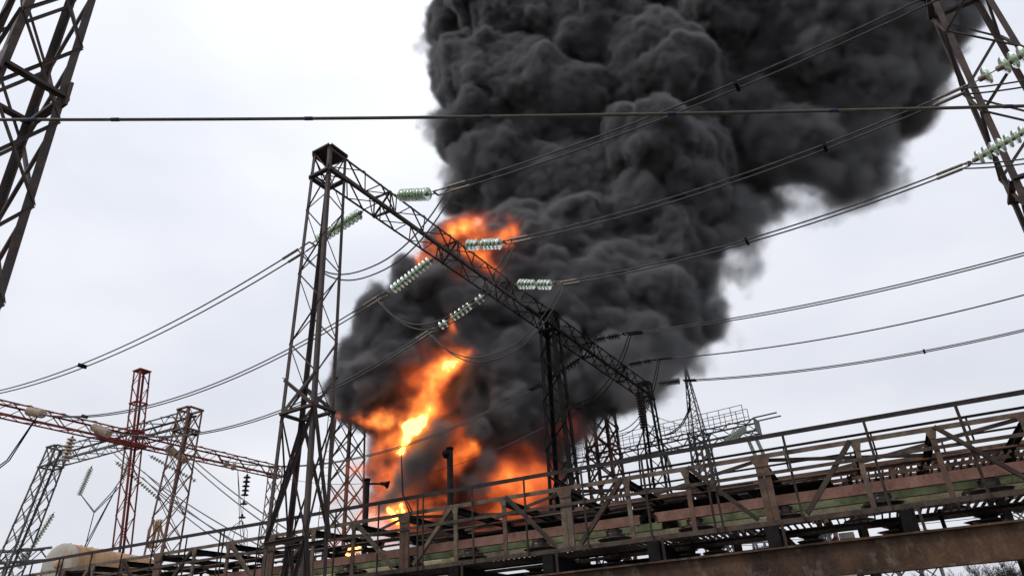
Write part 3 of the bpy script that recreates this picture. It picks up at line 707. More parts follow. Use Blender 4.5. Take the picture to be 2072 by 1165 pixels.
# cylindrical tank
def build_tank():
    a, m = at_y(120, 1141, 27.); b, _ = at_y(292, 1141, 31.5)
    b[2] = a[2]; d = (b-a); L = np.linalg.norm(d); d = d/L; R = 41*m
    t = thing('oil_tank', 'whitewashed rusty cylindrical oil tank behind the bridge rail at the left', 'tank', [a[0], a[1], 0])
    prof = [(.0, 0), (R*.6, -.03), (R*.97, -.0), (R, .05)]
    me = lathe_mesh('end_cap', [(.02, -.05), (R*.6, -.045), (R*.93, -.025), (R*1.0, .02), (R*1.0, .10)], 40, 'tank'); o = new_obj('end_cap', me, t); aim(o, t, a, d)
    me = lathe_mesh('shell', [(R*.995, .09), (R*.995, L*.33), (R*1.0, L*.33+.01), (R*.995, L*.33+.02), (R*.995, L*.66), (R*1., L*.66+.01), (R*.995, L*.66+.02), (R*.995, L)], 40, 'tankrust'); o = new_obj('shell', me, t); aim(o, t, a, d)
    me = lathe_mesh('gauge', [(.02, -.10), (R*.16, -.10), (R*.2, -.07), (R*.2, .0)], 20, 'tankrust'); o = new_obj('gauge', me, t); aim(o, t, a-d*.05, d)
    for k in range(7):
        p = a+d*(.3+L*.12*k)+UP*R*.99
        bar('lug', t, p, p+UP*.04, .06, 'tankrust', 'box')
    for f in (.2, .8):
        p = a+d*L*f
        bar('saddle', t, p-UP*R*.96, [p[0], p[1], 0], .3, 'concrete', 'box')
build_tank()
# brown scrap hanging on the grey gantry's right mast
def build_rag():
    vs, fs = [], []
    random.seed(9)
    t = thing('torn_sheathing', 'torn brown sheathing caught on the right mast of the grey gantry', 'debris', A2+UP*5)
    for k in range(7):
        p, _ = at_y(318+random.uniform(-12, 14), 1050, 43.5); q, _ = at_y(318+random.uniform(-22, 20), 1108, 43.5)
        pts = [p, p*.6+q*.4+np.array([random.uniform(-.3, .3), random.uniform(-.2, .2), 0]), q]
        Q = [pts[0]*(1-f)**2+pts[1]*2*f*(1-f)+pts[2]*f*f for f in np.linspace(0, 1, 8)]
        tube('strip', t, Q, [random.uniform(.03, .09) for _ in Q], 'tankrust', 6)
build_rag()

# ---------------------------------------------------------------- behind the fire
def build_basket_mast():
    c = pol(-14.3, 44.)
    t = thing('platform_mast', 'lattice mast with a railed platform half hidden by smoke left of the flames', 'mast', c)
    lattice_column(t, c, c, 0, 19.4, 1.0, 1.0, .62, .62, 'dark', .15, .075, 1.5, style='x')
    z = 19.5; n = 16; ring = [c+np.array([1.35*math.cos(2*math.pi*k/n), 1.35*math.sin(2*math.pi*k/n), 0]) for k in range(n)]
    mesh_obj('platform', t, [r+UP*z for r in ring]+[r+UP*(z+.12) for r in ring], [tuple(range(n))[::-1], tuple(range(n, 2*n))]+[(k, (k+1) % n, (k+1) % n+n, k+n) for k in range(n)], 'grey')
    for k in range(0, n, 2): bar('railing_post', t, ring[k]+UP*z, ring[k]+UP*(z+1.3), .05, 'grey', 'box')
    for zz in (.7, 1.3): tube('rail', t, [r+UP*(z+zz) for r in ring]+[ring[0]+UP*(z+zz)], .025, 'grey')
    for dx in (-.1, .35): bar('rod', t, c+P_AX*dx+UP*z, c+P_AX*dx+UP*(z+1.5+dx), .07, 'dark', 'tube')
    # ladder with hoops on its left side
    for k in range(34):
        zz = 3+.5*k; h = 1.0-.38*zz/19.4
        bar('rung', t, c-np.array([h+.75, 0, 0])+UP*zz, c-np.array([h+.35, 0, 0])+UP*zz, .03, 'dark', 'tube')
    for dx in (.75, .35): bar('ladder_rail', t, c-np.array([1.0+dx, 0, 0]), c-np.array([.62+dx, 0, 0])+UP*19.4, .05, 'dark', 'tube')
build_basket_mast()
def lamp_pole(label, px, top, Y, r, arm):
    P, m = at_y(px, top, Y)
    t = thing('lamp_pole', label, 'lamp post', [P[0], P[1], 0], 'dark poles behind the bridge')
    tube('pole', t, [[P[0], P[1], 0], [P[0], P[1], P[2]-.06]], r, 'black', 14)
    tube('collar', t, [[P[0], P[1], P[2]-.06], [P[0], P[1], P[2]]], r*1.25, 'black', 14)
    if arm:
        d = np.array([1, 0, .0]); b = P-UP*.16
        bar('arm', t, b+d*r*.9, b+d*.45-UP*.02, .06, 'black', 'tube')
        tube('horn', t, [b+d*.42-UP*.01, b+d*.55-UP*.03, b+d*.66-UP*.07], [.05, .06, .13], 'black', 12)
    else:
        tube('lamp', t, [P-UP*.2+np.array([-r-.02, -.1, 0]), P-UP*.2+np.array([-r-.02, .1, 0])], .12, 'black', 12)
lamp_pole('black pole with a horn lamp standing in front of the low flames', 743, 968, 21.5, .085, True)
lamp_pole('taller black pole in front of the flames right of the horn pole', 910, 905, 21.5, .10, False)

RB, LB = pol(19.1, 50.), pol(3.2, 56.)
bq = (LB-RB)/np.linalg.norm(LB-RB); bp = np.array([bq[1], -bq[0], 0])
def build_back_gantry():
    t = thing('railed_gantry', 'distant grey lattice gantry with a railed walkway and pointed mast right of the smoke', 'gantry', RB)
    z0, z1 = 14.7, 15.6
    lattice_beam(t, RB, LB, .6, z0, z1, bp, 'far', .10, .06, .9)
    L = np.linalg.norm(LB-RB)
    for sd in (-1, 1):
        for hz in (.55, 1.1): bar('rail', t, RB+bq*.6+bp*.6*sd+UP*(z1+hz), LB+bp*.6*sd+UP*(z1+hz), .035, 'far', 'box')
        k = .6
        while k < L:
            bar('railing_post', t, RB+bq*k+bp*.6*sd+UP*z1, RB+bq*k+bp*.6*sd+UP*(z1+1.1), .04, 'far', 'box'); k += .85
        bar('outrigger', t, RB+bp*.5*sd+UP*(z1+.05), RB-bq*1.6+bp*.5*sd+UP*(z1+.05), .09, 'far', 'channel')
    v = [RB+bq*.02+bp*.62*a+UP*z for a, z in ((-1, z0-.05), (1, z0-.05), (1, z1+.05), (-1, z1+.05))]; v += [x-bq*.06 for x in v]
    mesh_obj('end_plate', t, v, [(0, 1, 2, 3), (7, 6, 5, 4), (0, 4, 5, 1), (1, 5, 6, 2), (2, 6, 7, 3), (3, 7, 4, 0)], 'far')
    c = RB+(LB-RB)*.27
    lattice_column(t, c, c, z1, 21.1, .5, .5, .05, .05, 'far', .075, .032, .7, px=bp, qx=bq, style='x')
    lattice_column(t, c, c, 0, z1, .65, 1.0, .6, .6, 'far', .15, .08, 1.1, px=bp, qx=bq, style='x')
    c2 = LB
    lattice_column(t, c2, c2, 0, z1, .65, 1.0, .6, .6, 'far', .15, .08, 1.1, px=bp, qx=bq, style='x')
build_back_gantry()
def build_brown_column():
    c = pol(6.7, 46.)
    t = thing('brown_column', 'reddish brown lattice column standing in the thin smoke right of the middle portal column', 'column', c)
    lattice_column(t, c, c, 0, 17.2, 1.0, 1.1, .85, .85, 'redbrown', .2, .11, 1.9, style='x', rings=((13.9, .16),))  # reddish tone of the brown steel stands in for the fire's glow
build_brown_column()
pb = dict(disc=pale_disc, cap=dark_cap, rod='palegreen', group='pale green insulators right of the smoke')
def px3(x, y, Y): return at_y(x, y, Y)[0]
insulator('pale green insulator slung below the end of the railed gantry', px3(1512, 862, 44), px3(1468, 895, 44), 16, scale=1.1, **pb)
insulator('left of two pale green insulator legs above the bridge rail', px3(1510, 880, 44), px3(1534, 935, 42), 22, scale=.62, **pb)
insulator('right of two pale green insulator legs above the bridge rail', px3(1526, 878, 44), px3(1550, 930, 42), 22, scale=.62, **pb)
insulator('pale green insulator leg seen left of the far portal column above the rail', px3(1342, 905, 44), px3(1358, 948, 43), 14, scale=.62, **pb)
P0 = px3(1325, 850, 40); far_line('far thin twin wire slanting down right from the far portal column', P0, px3(1400, 868, 48), .1, .02, .5)
dropper('twin leads arching below the black hanging string', [G(22.3, -.3, 11.9), G(22.1, .1, 11.), G(22.0, .2, 8.), G(22.0, .2, 5.)], .025, .25)
dropper('black lead curving right from the black hanging string to the far column', [G(22.3, -.3, 11.9), G(22.5, -.7, 11.5), G(22.9, -1.2, 10.8), G(23.8, -.7, 10.4)], .035)

# ---------------------------------------------------------------- distance: pylons and bare trees
def pylon(label, px, top, Y, h_px, w):
    P, m = at_y(px, top, Y); h = P[2]; c = [P[0], P[1], 0]
    t = thing('pylon', label, 'pylon', c, 'distant pylons')
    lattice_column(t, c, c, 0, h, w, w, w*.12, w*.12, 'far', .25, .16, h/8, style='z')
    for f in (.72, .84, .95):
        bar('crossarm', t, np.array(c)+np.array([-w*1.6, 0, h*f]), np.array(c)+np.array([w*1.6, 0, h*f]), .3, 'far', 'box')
pylon('distant pylon seen in the gap left of the slim concrete pillar', 1524, 1086, 150., 30, 2.)
pylon('small distant pylon beside the larger one in the girder gap', 1546, 1096, 170., 30, 1.6)
pylon('distant pylon just right of the gap pylons', 1560, 1094, 180., 30, 1.6)
def yard_truss(label, x0, x1, y, Y):
    a, b = px3(x0, y, Y), px3(x1, y-6, Y); z = a[2]; a[2] = b[2] = 0
    t = thing('yard_gantry', label, 'gantry', a, 'low yard gantries')
    lattice_beam(t, a, b, .5, z-.9, z, N_AX, 'grey', .12, .07, 1.)
    for p in (a, b): lattice_column(t, p, p, 0, z, .5, .5, .5, .5, 'grey', .12, .06, 1., style='z')
yard_truss('low lattice gantry under the girder at the bottom right', 1795, 1880, 1146, 38.)
yard_truss('low lattice gantry in the gap beside the ribbed insulators at the right', 2052, 2130, 1030, 34.)
yard_truss('low lattice gantry behind the slim concrete pillar', 1655, 1668, 1068, 40.)
for k, (x0, y0, x1, y1) in enumerate(((1500, 1068, 1990, 1040), (1500, 1084, 1990, 1062), (1560, 1098, 1990, 1072), (1810, 1048, 2000, 1072))):
    P0, P1 = px3(x0-60, y0+4, 60.), px3(x1+80, y1-5, 52.)
    t = thing('conductor', 'far thin yard wire, %s of those in the girder gap' % ('highest', 'second', 'third', 'lowest')[k], 'power line', P0, 'far yard wires'); tube('wire', t, sag(P0, P1, 14, .5), .022, 'grey')
def bare_tree(label, x, top, Y, seed):
    P, m = at_y(x, top, Y); H = P[2]; base = np.array([P[0], P[1], 0.])
    rnd = random.Random(seed)
    t = thing('bare_tree', label, 'tree', base, 'bare trees at the lower right')
    tv, tf, cv, cf = [], [], [], []
    def seg(p, q, r0, r1, trunk, n):
        vs, fs = tube_geo([p, q], [r0, r1], n, False); V_, F_ = (tv, tf) if trunk else (cv, cf); o = len(V_)
        V_.extend(vs); F_.extend([tuple(i+o for i in f) for f in fs])
    def grow(p, d, L, r, lev):
        steps = 3
        for s_ in range(steps):
            d = d+np.array([rnd.gauss(0, .16), rnd.gauss(0, .16), rnd.gauss(.05, .08)]); d /= np.linalg.norm(d)
            q = p+d*L/steps; r2 = r*.86
            seg(p, q, r, r2, lev < 1, 6 if lev < 2 else 3)
            if lev < 5:
                for _k in range(2 if lev < 4 else 3):
                    if rnd.random() < .85:
                        e = d+np.array([rnd.gauss(0, .55), rnd.gauss(0, .55), rnd.gauss(.15, .3)]); e /= np.linalg.norm(e)
                        if lev < 4 or rnd.random() < .6: grow(q, e, L*rnd.uniform(.5, .72), max(r2*.6, .014), lev+1)
            p, r = q, r2
    grow(base, np.array([0, 0, 1.]), H*.55, .17, 0)
    zm = max(v[2] for v in cv); k = H/zm
    def sc(vs): return [(base[0]+(v[0]-base[0])*k, base[1]+(v[1]-base[1])*k, v[2]*k) for v in vs]
    mesh_obj('trunk', t, sc(tv), tf, 'bark'); mesh_obj('crown', t, sc(cv), cf, 'bark')
bare_tree('bare tree at the lower right corner under the girder', 2040, 1118, 62., 1)
bare_tree('bare tree left of the corner one under the girder', 1975, 1128, 66., 2)
bare_tree('small bare tree under the girder farther from the corner', 1920, 1140, 70., 4)
bare_tree('low bare shrub tree near the middle of the girder gap', 1870, 1150, 60., 12)
bare_tree('bare tree between the two corner trees under the girder', 2006, 1122, 60., 15)
bare_tree('bare tree at the far right beyond the rusty girder', 2090, 1108, 58., 8)
# ---------------------------------------------------------------- smoke and flames
def lattice_noise(shape, h, wl, rng):
    """smooth random field on the grid (cubic spline through random values), wavelength wl metres, about -1..1"""
    ms = [int(math.ceil(n*h/wl))+5 for n in shape]
    L = rng.standard_normal(ms, dtype=np.float32)
    for ax, n in enumerate(shape):
        t = np.arange(n)*h/wl+rng.random()
        i = np.floor(t).astype(int); f = (t-i).astype(np.float32)
        sh = [1, 1, 1]; sh[ax] = n
        w = [(1-f)**3/6, (3*f**3-6*f**2+4)/6, (-3*f**3+3*f**2+3*f+1)/6, f**3/6]
        out = None
        for k in range(4):
            q = np.take(L, i+k, axis=ax)*w[k].reshape(sh)
            out = q if out is None else out+q
        L = out
    return L*np.float32(1.55)

def fbm(shape, h, wl, octs, rng, gain=.5):
    s = None; a = 1.; tot = 0.
    for o in range(octs):
        n = lattice_noise(shape, h, wl, rng)*a
        s = n if s is None else s + n
        tot += a*a; a *= gain; wl *= .5
    return s/math.sqrt(tot)

def volume_tree(lo, hi, res, mat, name):
    """geometry nodes: a density grid read from this mesh's own point values"""
    g = bpy.data.node_groups.new(name, 'GeometryNodeTree')
    g.interface.new_socket('Geometry', in_out='INPUT', socket_type='NodeSocketGeometry')
    g.interface.new_socket('Geometry', in_out='OUTPUT', socket_type='NodeSocketGeometry')
    N, K = g.nodes, g.links
    gi = N.new('NodeGroupInput'); go = N.new('NodeGroupOutput')
    pos = N.new('GeometryNodeInputPosition')
    step = [(hi[i]-lo[i])/(res[i]-1) for i in range(3)]
    def vm(op, a, b):
        n = N.new('ShaderNodeVectorMath'); n.operation = op
        K.new(a, n.inputs[0]); n.inputs[1].default_value = b
        return n.outputs[0]
    v = vm('DIVIDE', vm('SUBTRACT', pos.outputs[0], lo), step)
    v = vm('ADD', v, (.5, .5, .5))
    n = N.new('ShaderNodeVectorMath'); n.operation = 'FLOOR'; K.new(v, n.inputs[0])
    n2 = N.new('ShaderNodeVectorMath'); n2.operation = 'DOT_PRODUCT'
    K.new(n.outputs[0], n2.inputs[0]); n2.inputs[1].default_value = (1, 0, 0)
    # integer index = z*nx*ny + y*nx + x, in two exact steps (floats are exact below 2^24)
    sx = N.new('ShaderNodeSeparateXYZ'); K.new(n.outputs[0], sx.inputs[0])
    def fm(op, a, b):
        m = N.new('ShaderNodeMath'); m.operation = op
        for i, q in enumerate((a, b)):
            if isinstance(q, (int, float)): m.inputs[i].default_value = q
            else: K.new(q, m.inputs[i])
        return m.outputs[0]
    idx = fm('ADD', fm('MULTIPLY', fm('ADD', fm('MULTIPLY', sx.outputs[2], res[1]), sx.outputs[1]), res[0]), sx.outputs[0])
    na = N.new('GeometryNodeInputNamedAttribute'); na.data_type = 'FLOAT'; na.inputs['Name'].default_value = 'fill'
    si = N.new('GeometryNodeSampleIndex'); si.data_type = 'FLOAT'; si.domain = 'POINT'; si.clamp = True
    K.new(gi.outputs[0], si.inputs['Geometry'])
    K.new(na.outputs[0], si.inputs['Value'])
    K.new(idx, si.inputs['Index'])
    vc = N.new('GeometryNodeVolumeCube')
    vc.inputs['Min'].default_value = lo; vc.inputs['Max'].default_value = hi
    for i, c in enumerate('XYZ'): vc.inputs['Resolution '+c].default_value = res[i]
    K.new(si.outputs[0], vc.inputs['Density'])
    sm = N.new('GeometryNodeSetMaterial'); sm.inputs['Material'].default_value = mat
    K.new(vc.outputs[0], sm.inputs['Geometry']); K.new(sm.outputs[0], go.inputs[0])
    return g, vc, sm, go

def volume_object(name, field, lo, hi, mat):
    """field[x,y,z] float32 -> an object that evaluates to a volume grid"""
    res = field.shape
    me = bpy.data.meshes.new(name)
    n = field.size
    me.vertices.add(n)
    at = me.attributes.new('fill', 'FLOAT', 'POINT')
    at.data.foreach_set('value', np.ascontiguousarray(field.transpose(2, 1, 0)).ravel())
    me.materials.append(mat)
    o = bpy.data.objects.new(name, me); COL.objects.link(o)
    g, *_ = volume_tree(lo, hi, res, mat, name+'_grid')
    md = o.modifiers.new('grid', 'NODES'); md.node_group = g
    return o

def mesh_from_field(name, field, lo, hi, mat, thr):
    res = field.shape
    o = volume_object(name+'_tmp', field, lo, hi, mat)
    g = o.modifiers[0].node_group
    vc = [x for x in g.nodes if x.bl_idname == 'GeometryNodeVolumeCube'][0]
    go = [x for x in g.nodes if x.bl_idname == 'NodeGroupOutput'][0]
    vm_ = g.nodes.new('GeometryNodeVolumeToMesh'); vm_.inputs['Threshold'].default_value = thr; vm_.inputs['Adaptivity'].default_value = .1
    g.links.new(vc.outputs[0], vm_.inputs['Volume']); g.links.new(vm_.outputs[0], go.inputs[0])
    dg = bpy.context.evaluated_depsgraph_get()
    me = bpy.data.meshes.new_from_object(o.evaluated_get(dg), depsgraph=dg)
    me.name = name
    md = o.data
    bpy.data.objects.remove(o); bpy.data.meshes.remove(md); bpy.data.node_groups.remove(g)
    me.materials.clear(); me.materials.append(mat)
    for p in me.polygons: p.use_smooth = True
    ob = bpy.data.objects.new(name, me); COL.objects.link(ob)
    return ob
def grid_axes(lo, hi, h):
    res = tuple(int(round((hi[i]-lo[i])/h))+1 for i in range(3))
    X = [np.linspace(lo[i], hi[i], res[i], dtype=np.float32).reshape([-1 if j == i else 1 for j in range(3)]) for i in range(3)]
    return res, X
def window(P, R, lo, h, res):
    sl = []
    for i in range(3):
        a = max(int((P[i]-R-lo[i])/h), 0); b = min(int((P[i]+R-lo[i])/h)+2, res[i])
        if b <= a: return None
        sl.append(slice(a, b))
    return tuple(sl)
YO = 2.5        # the fire stands this much farther back than the listed distances
# flames: strokes of (photo x, y, radius px, forward distance) and their heat
STROKES = [
    # tongues breaking out of the smoke
    ([(806, 930, 34, 36.0), (822, 872, 42, 35.9), (850, 815, 46, 35.8), (880, 768, 48, 35.9), (908, 738, 34, 36.1), (942, 712, 16, 36.3)], 1.12),
    ([(808, 918, 20, 35.5), (820, 878, 28, 35.4), (838, 838, 18, 35.5)], 2.3),
    ([(790, 1080, 50, 36.2), (798, 1010, 56, 36.1), (806, 930, 46, 36.0)], .95),
    ([(692, 850, 14, 35.3), (748, 862, 22, 35.4), (815, 842, 34, 35.6)], .90),
    ([(715, 975, 28, 36.2), (757, 930, 32, 36.2), (800, 880, 36, 36.0)], .80),
    ([(845, 1060, 54, 36.6), (885, 990, 46, 36.6), (922, 932, 38, 36.6), (955, 911, 26, 36.6)], 1.02),
    ([(700, 1068, 30, 36.2), (745, 1066, 34, 36.2), (800, 1060, 44, 35.9), (850, 1050, 42, 36.1), (910, 1042, 34, 36.3)], 1.15),
    ([(812, 1054, 24, 35.5), (852, 1038, 22, 35.5)], 2.0),
    ([(950, 1062, 40, 36.8), (1060, 1050, 46, 37.)], .86),
    ([(698, 1114, 22, 36.0), (742, 1088, 22, 36.0)], 2.0),
    ([(856, 530, 24, 37.0), (903, 480, 36, 37.2), (955, 466, 42, 37.4), (1005, 464, 38, 37.5), (1046, 462, 22, 37.6)], 1.06),
    ([(950, 500, 40, 37.6), (988, 514, 38, 37.6), (1002, 556, 28, 37.8)], .82),
    ([(896, 730, 34, 36.2), (906, 668, 22, 36.4), (916, 618, 12, 36.7)], .80),
    ([(920, 610, 26, 37.2), (985, 574, 30, 37.6)], .58),
    ([(1000, 785, 14, 37.0), (1065, 782, 13, 37.2)], .50),
    # faint emission painted in where firelight tints the smoke
    ([(1000, 1045, 70, 37.0), (1045, 985, 78, 37.0), (1085, 920, 66, 37.1)], .62),
    ([(780, 990, 60, 36.6), (840, 985, 80, 36.8), (900, 905, 72, 37.0)], .56),
    ([(840, 770, 66, 36.4), (880, 700, 56, 36.5)], .52),
    ([(705, 1035, 56, 36.8), (740, 995, 50, 36.8)], .42),
    ([(1060, 440, 60, 41.0), (1110, 425, 46, 41.4)], .32),
    ([(1115, 890, 66, 37.2), (1180, 855, 50, 37.0)], .30),
    ([(870, 545, 44, 37.2), (930, 560, 54, 37.4), (1000, 590, 44, 37.8)], .42),
]
MACRO = [  # photo x, y, radius in pixels, forward distance, softness
    (748, 775, 60, 37, 0), (800, 690, 72, 38, 0), (870, 625, 78, 38.5, 0), (840, 735, 82, 39, 0), (925, 565, 66, 39, 0), (965, 645, 100, 40.5, 0), (735, 805, 44, 37, 0), (782, 822, 42, 37.5, 0),
    (885, 560, 42, 38.5, 0), (930, 520, 40, 40, .1), (1000, 560, 70, 41, 0), (735, 730, 48, 37.5, .1), (722, 772, 40, 37, .1), (724, 812, 34, 37, .05), (750, 690, 44, 38, .1), (820, 620, 45, 38.5, .15), (785, 660, 40, 38, .1),
    (1040, 600, 110, 42, 0), (1130, 540, 120, 43, 0), (1000, 760, 95, 40, 0), (1085, 700, 120, 41, 0), (1180, 650, 130, 42, 0), (1270, 600, 125, 43, 0), (1320, 520, 115, 44, 0),
    (1370, 470, 95, 44, .25), (1240, 740, 100, 41, .2), (1310, 690, 80, 42, .5), (1050, 835, 105, 39, 0), (965, 850, 55, 38.5, 0), (1105, 825, 82, 39.5, .2), (1000, 930, 62, 39, .1), (930, 965, 40, 38.5, .2),
    (1185, 775, 66, 40, .5), (866, 945, 34, 36.2, .15), (850, 925, 20, 35.8, .2), (820, 985, 22, 35.8, .25), (795, 1005, 26, 37.0, .3), (765, 1020, 26, 37, .3), (1060, 970, 60, 41, .4), (940, 1010, 60, 41, .3), (1080, 900, 55, 41, .4),
    (850, 960, 75, 42, .4), (880, 890, 85, 42, .25), (890, 1020, 95, 42, .4), (830, 885, 45, 41, .4), (1000, 1010, 90, 43, .4), (1060, 1010, 75, 43, .6), (870, 800, 60, 41, .2),
    (1050, 440, 80, 44, .1), (985, 355, 85, 45, .3), (945, 265, 72, 46, .25), (950, 165, 72, 47, .1), (938, 65, 58, 48, .15), (935, -40, 70, 49, .15),
    (1060, 300, 120, 46, 0), (1060, 180, 120, 47, 0), (1070, 60, 130, 48, 0), (1060, -60, 130, 50, 0), (1010, 30, 80, 47, 0),
    (1180, 420, 130, 45, 0), (1200, 280, 140, 46, 0), (1220, 130, 150, 47, 0), (1230, 0, 150, 49, 0), (1250, -130, 150, 51, 0),
    (1330, 370, 120, 45, 0), (1350, 210, 150, 47, .05), (1380, 60, 160, 48, .05), (1400, -80, 160, 50, .05),
    (1440, 395, 90, 45, .35), (1490, 285, 130, 46, .38), (1540, 150, 150, 47, .42), (1560, 0, 160, 49, .42), (1560, -140, 160, 51, .42),
    (1565, 310, 90, 46, .55), (1650, 240, 125, 47, .56), (1690, 110, 150, 48, .58), (1720, -40, 160, 50, .58), (1715, 305, 80, 47, .72),
    (1765, 205, 105, 48, .74), (1800, 90, 122, 49, .72), (1850, -50, 130, 51, .72), (1880, 60, 75, 49, .75), (1930, 10, 65, 50, .85), (1700, 350, 55, 47, .85), (1760, 300, 50, 47, .85),
    (1410, 570, 55, 44, .9), (1380, 655, 54, 43, .8), (1335, 735, 48, 38, .9), (1440, 500, 55, 44, 1.), (1250, 765, 60, 37, .7), (1610, 380, 50, 46, 1.), (1290, 765, 36, 36, 1.),
    (1490, 440, 50, 45, 1.), (1470, 520, 45, 44, 1.), (1430, 620, 40, 43, 1.), (1650, 385, 45, 47, 1.), (1840, 170, 60, 49, .9), (1505, 430, 36, 45, 1.),
    (1110, 885, 40, 40, .8), (1150, 835, 40, 39, .9), (980, 400, 50, 45, .8), (930, 350, 50, 45, .8), (905, 250, 40, 46, .8), (905, 130, 34, 47, .7)]
def build_smoke():
    rng = np.random.default_rng(7)
    h = .195
    lo = (-16., 32.5, 2.); hi = (49., 59., 63.)
    res, X = grid_axes(lo, hi, h)
    S = []
    for (x, y, r, Y, so) in MACRO:
        if y < 480 and x > 990: Y += rng.uniform(-2.6, 2.2)
        P, m = at_y(x, y, Y+YO); S.append((P[0], P[1], P[2], r*m, so))
    def kids(parents, n, f0, f1, reach):
        out = []
        for (x, y, z, r, so) in parents:
            k_ = max(3, int(n*(1-.6*so)))
            v = rng.standard_normal((k_, 3)); v /= np.linalg.norm(v, axis=1)[:, None]
            v[:, 1] = np.where(v[:, 1] > .35, -v[:, 1], v[:, 1])           # more of them on the near side
            for k in range(k_):
                q = r*(f0+(f1-f0)*rng.random()**1.6)
                out.append((x+v[k, 0]*r*reach, y+v[k, 1]*r*reach, z+v[k, 2]*r*reach, q, so))
        return out
    L1 = kids(S, 15, .18, .70, .76)
    pick = rng.random(len(L1))
    L2 = kids([q for q, t in zip(L1, pick) if t < .5], 9, .18, .55, .86)
    L3 = kids([q for q in L2 if rng.random() < .30 and q[3] > .5], 7, .25, .5, .9)
    w1 = [(fbm(res, h, 4.0, 5, np.random.default_rng(31+i), .62)*.66).astype(np.float32) for i in range(3)]                # swirl
    for i, q in enumerate(w1): q += lattice_noise(res, h, 10., np.random.default_rng(41+i))*.5
    D = np.full(res, 9., np.float32); soft = np.zeros(res, np.float32); wsum = np.full(res, 1e-4, np.float32)
    def add(s, k, weigh):
        P, r = s[:3], s[3]
        g = window(P, r+(2.2 if weigh else .9), lo, h, res)
        if g is None: return
        if not weigh:
            ci = tuple(min(max(int((P[i]-lo[i])/h), 0), res[i]-1) for i in range(3))
            if D[ci] < -1.15*r-.25: return                                    # buried
        a, b, c = g
        d = np.sqrt((X[0][a]-P[0]+w1[0][g])**2+(X[1][:, b]-P[1]+w1[1][g])**2+(X[2][:, :, c]-P[2]+w1[2][g])**2)-np.float32(r)
        o = D[g]
        e = np.maximum(k-np.abs(o-d), 0)
        D[g] = np.minimum(o, d)-e*e*np.float32(.25/k)
        if weigh:
            w = np.exp(-np.clip(d/(.35*r), -3, 6)); soft[g] += w*s[4]; wsum[g] += w
    for s in S: add(s, .5, True)
    for s in L1: add(s, .22, False)
    for s in L2: add(s, .12, False)
    for s in L3: add(s, .08, False)
    soft /= wsum
    soft += .42*np.clip(fbm(res, h, 8., 3, np.random.default_rng(101), .6)-.35, 0, 1.)*np.clip(soft*4+.25, 0, 1); np.clip(soft, 0, 1, out=soft)
    n1 = fbm(res, h, 1.1, 3, np.random.default_rng(102), .75)
    big = fbm(res, h, 6., 4, np.random.default_rng(103), .55)
    D += n1*(.27+.55*soft) + big*2.2*soft*soft+big*.5*soft
    # gaps in the smoke where the flames break out
    for pts, heat in STROKES:
        if heat < .6: continue
        for (p, q) in zip(pts[:-1], pts[1:]):
            (A, ma), (B, mb) = at_y(p[0], p[1], p[3]+YO), at_y(q[0], q[1], q[3]+YO)
            for t in np.linspace(0, 1, max(2, int(np.linalg.norm(B-A)/.8)), endpoint=False):
                P = A+(B-A)*t; r = (p[2]*ma*(1-t)+q[2]*mb*t)*.85*min(1., .2+heat*.8)
                dr = (CAM-P)/np.linalg.norm(CAM-P)
                for st in np.arange(0, 4.1, 1.):
                    Q = P+dr*st; g = window(Q, r+1., lo, h, res)
                    if g is None: continue
                    a, b, c = g
                    d = np.sqrt((X[0][a]-Q[0]+n1[g]*.35)**2+(X[1][:, b]-Q[1])**2+(X[2][:, :, c]-Q[2]+big[g]*.35)**2)-np.float32(r)+n1[g]*.25
                    D[g] = np.maximum(D[g], -d)
    # torn dark smoke drifting in front of the flames
    for (x, y, r, Y) in ((774, 1026, 12, 34.8), (792, 1002, 14, 34.8), (812, 972, 11, 34.8), (838, 944, 14, 34.9), (856, 932, 12, 34.9), (890, 895, 14, 35.1), (968, 975, 20, 35.6), (985, 940, 20, 35.6)):
        P, m = at_y(x, y, Y+YO); g = window(P, r*m+2.2, lo, h, res)
        a, b, c = g
        d = np.sqrt((X[0][a]-P[0]+w1[0][g]*.8)**2+(X[1][:, b]-P[1]+w1[1][g]*.5)**2+(X[2][:, :, c]-P[2]+w1[2][g]*.8)**2)-np.float32(r*m)+n1[g]*.35
        D[g] = np.minimum(D[g], d); soft[g] = np.where(d < .6, np.maximum(soft[g], .3), soft[g])
    wd = .55+2.8*soft                                           # how quickly the edge thins out
    dens = np.clip(.35-D/wd, 0, 1)**1.5
    thin = np.clip((soft-.30)/.70, 0, 1)
    dens *= np.clip(1.-.93*thin, .05, 1)**1.5
    dens = (dens*np.clip((X[2]-2.)/3., 0, 1)).astype(np.float32)
    dens[dens < .004] = 0
    return lo, hi, h, res, dens, D, soft
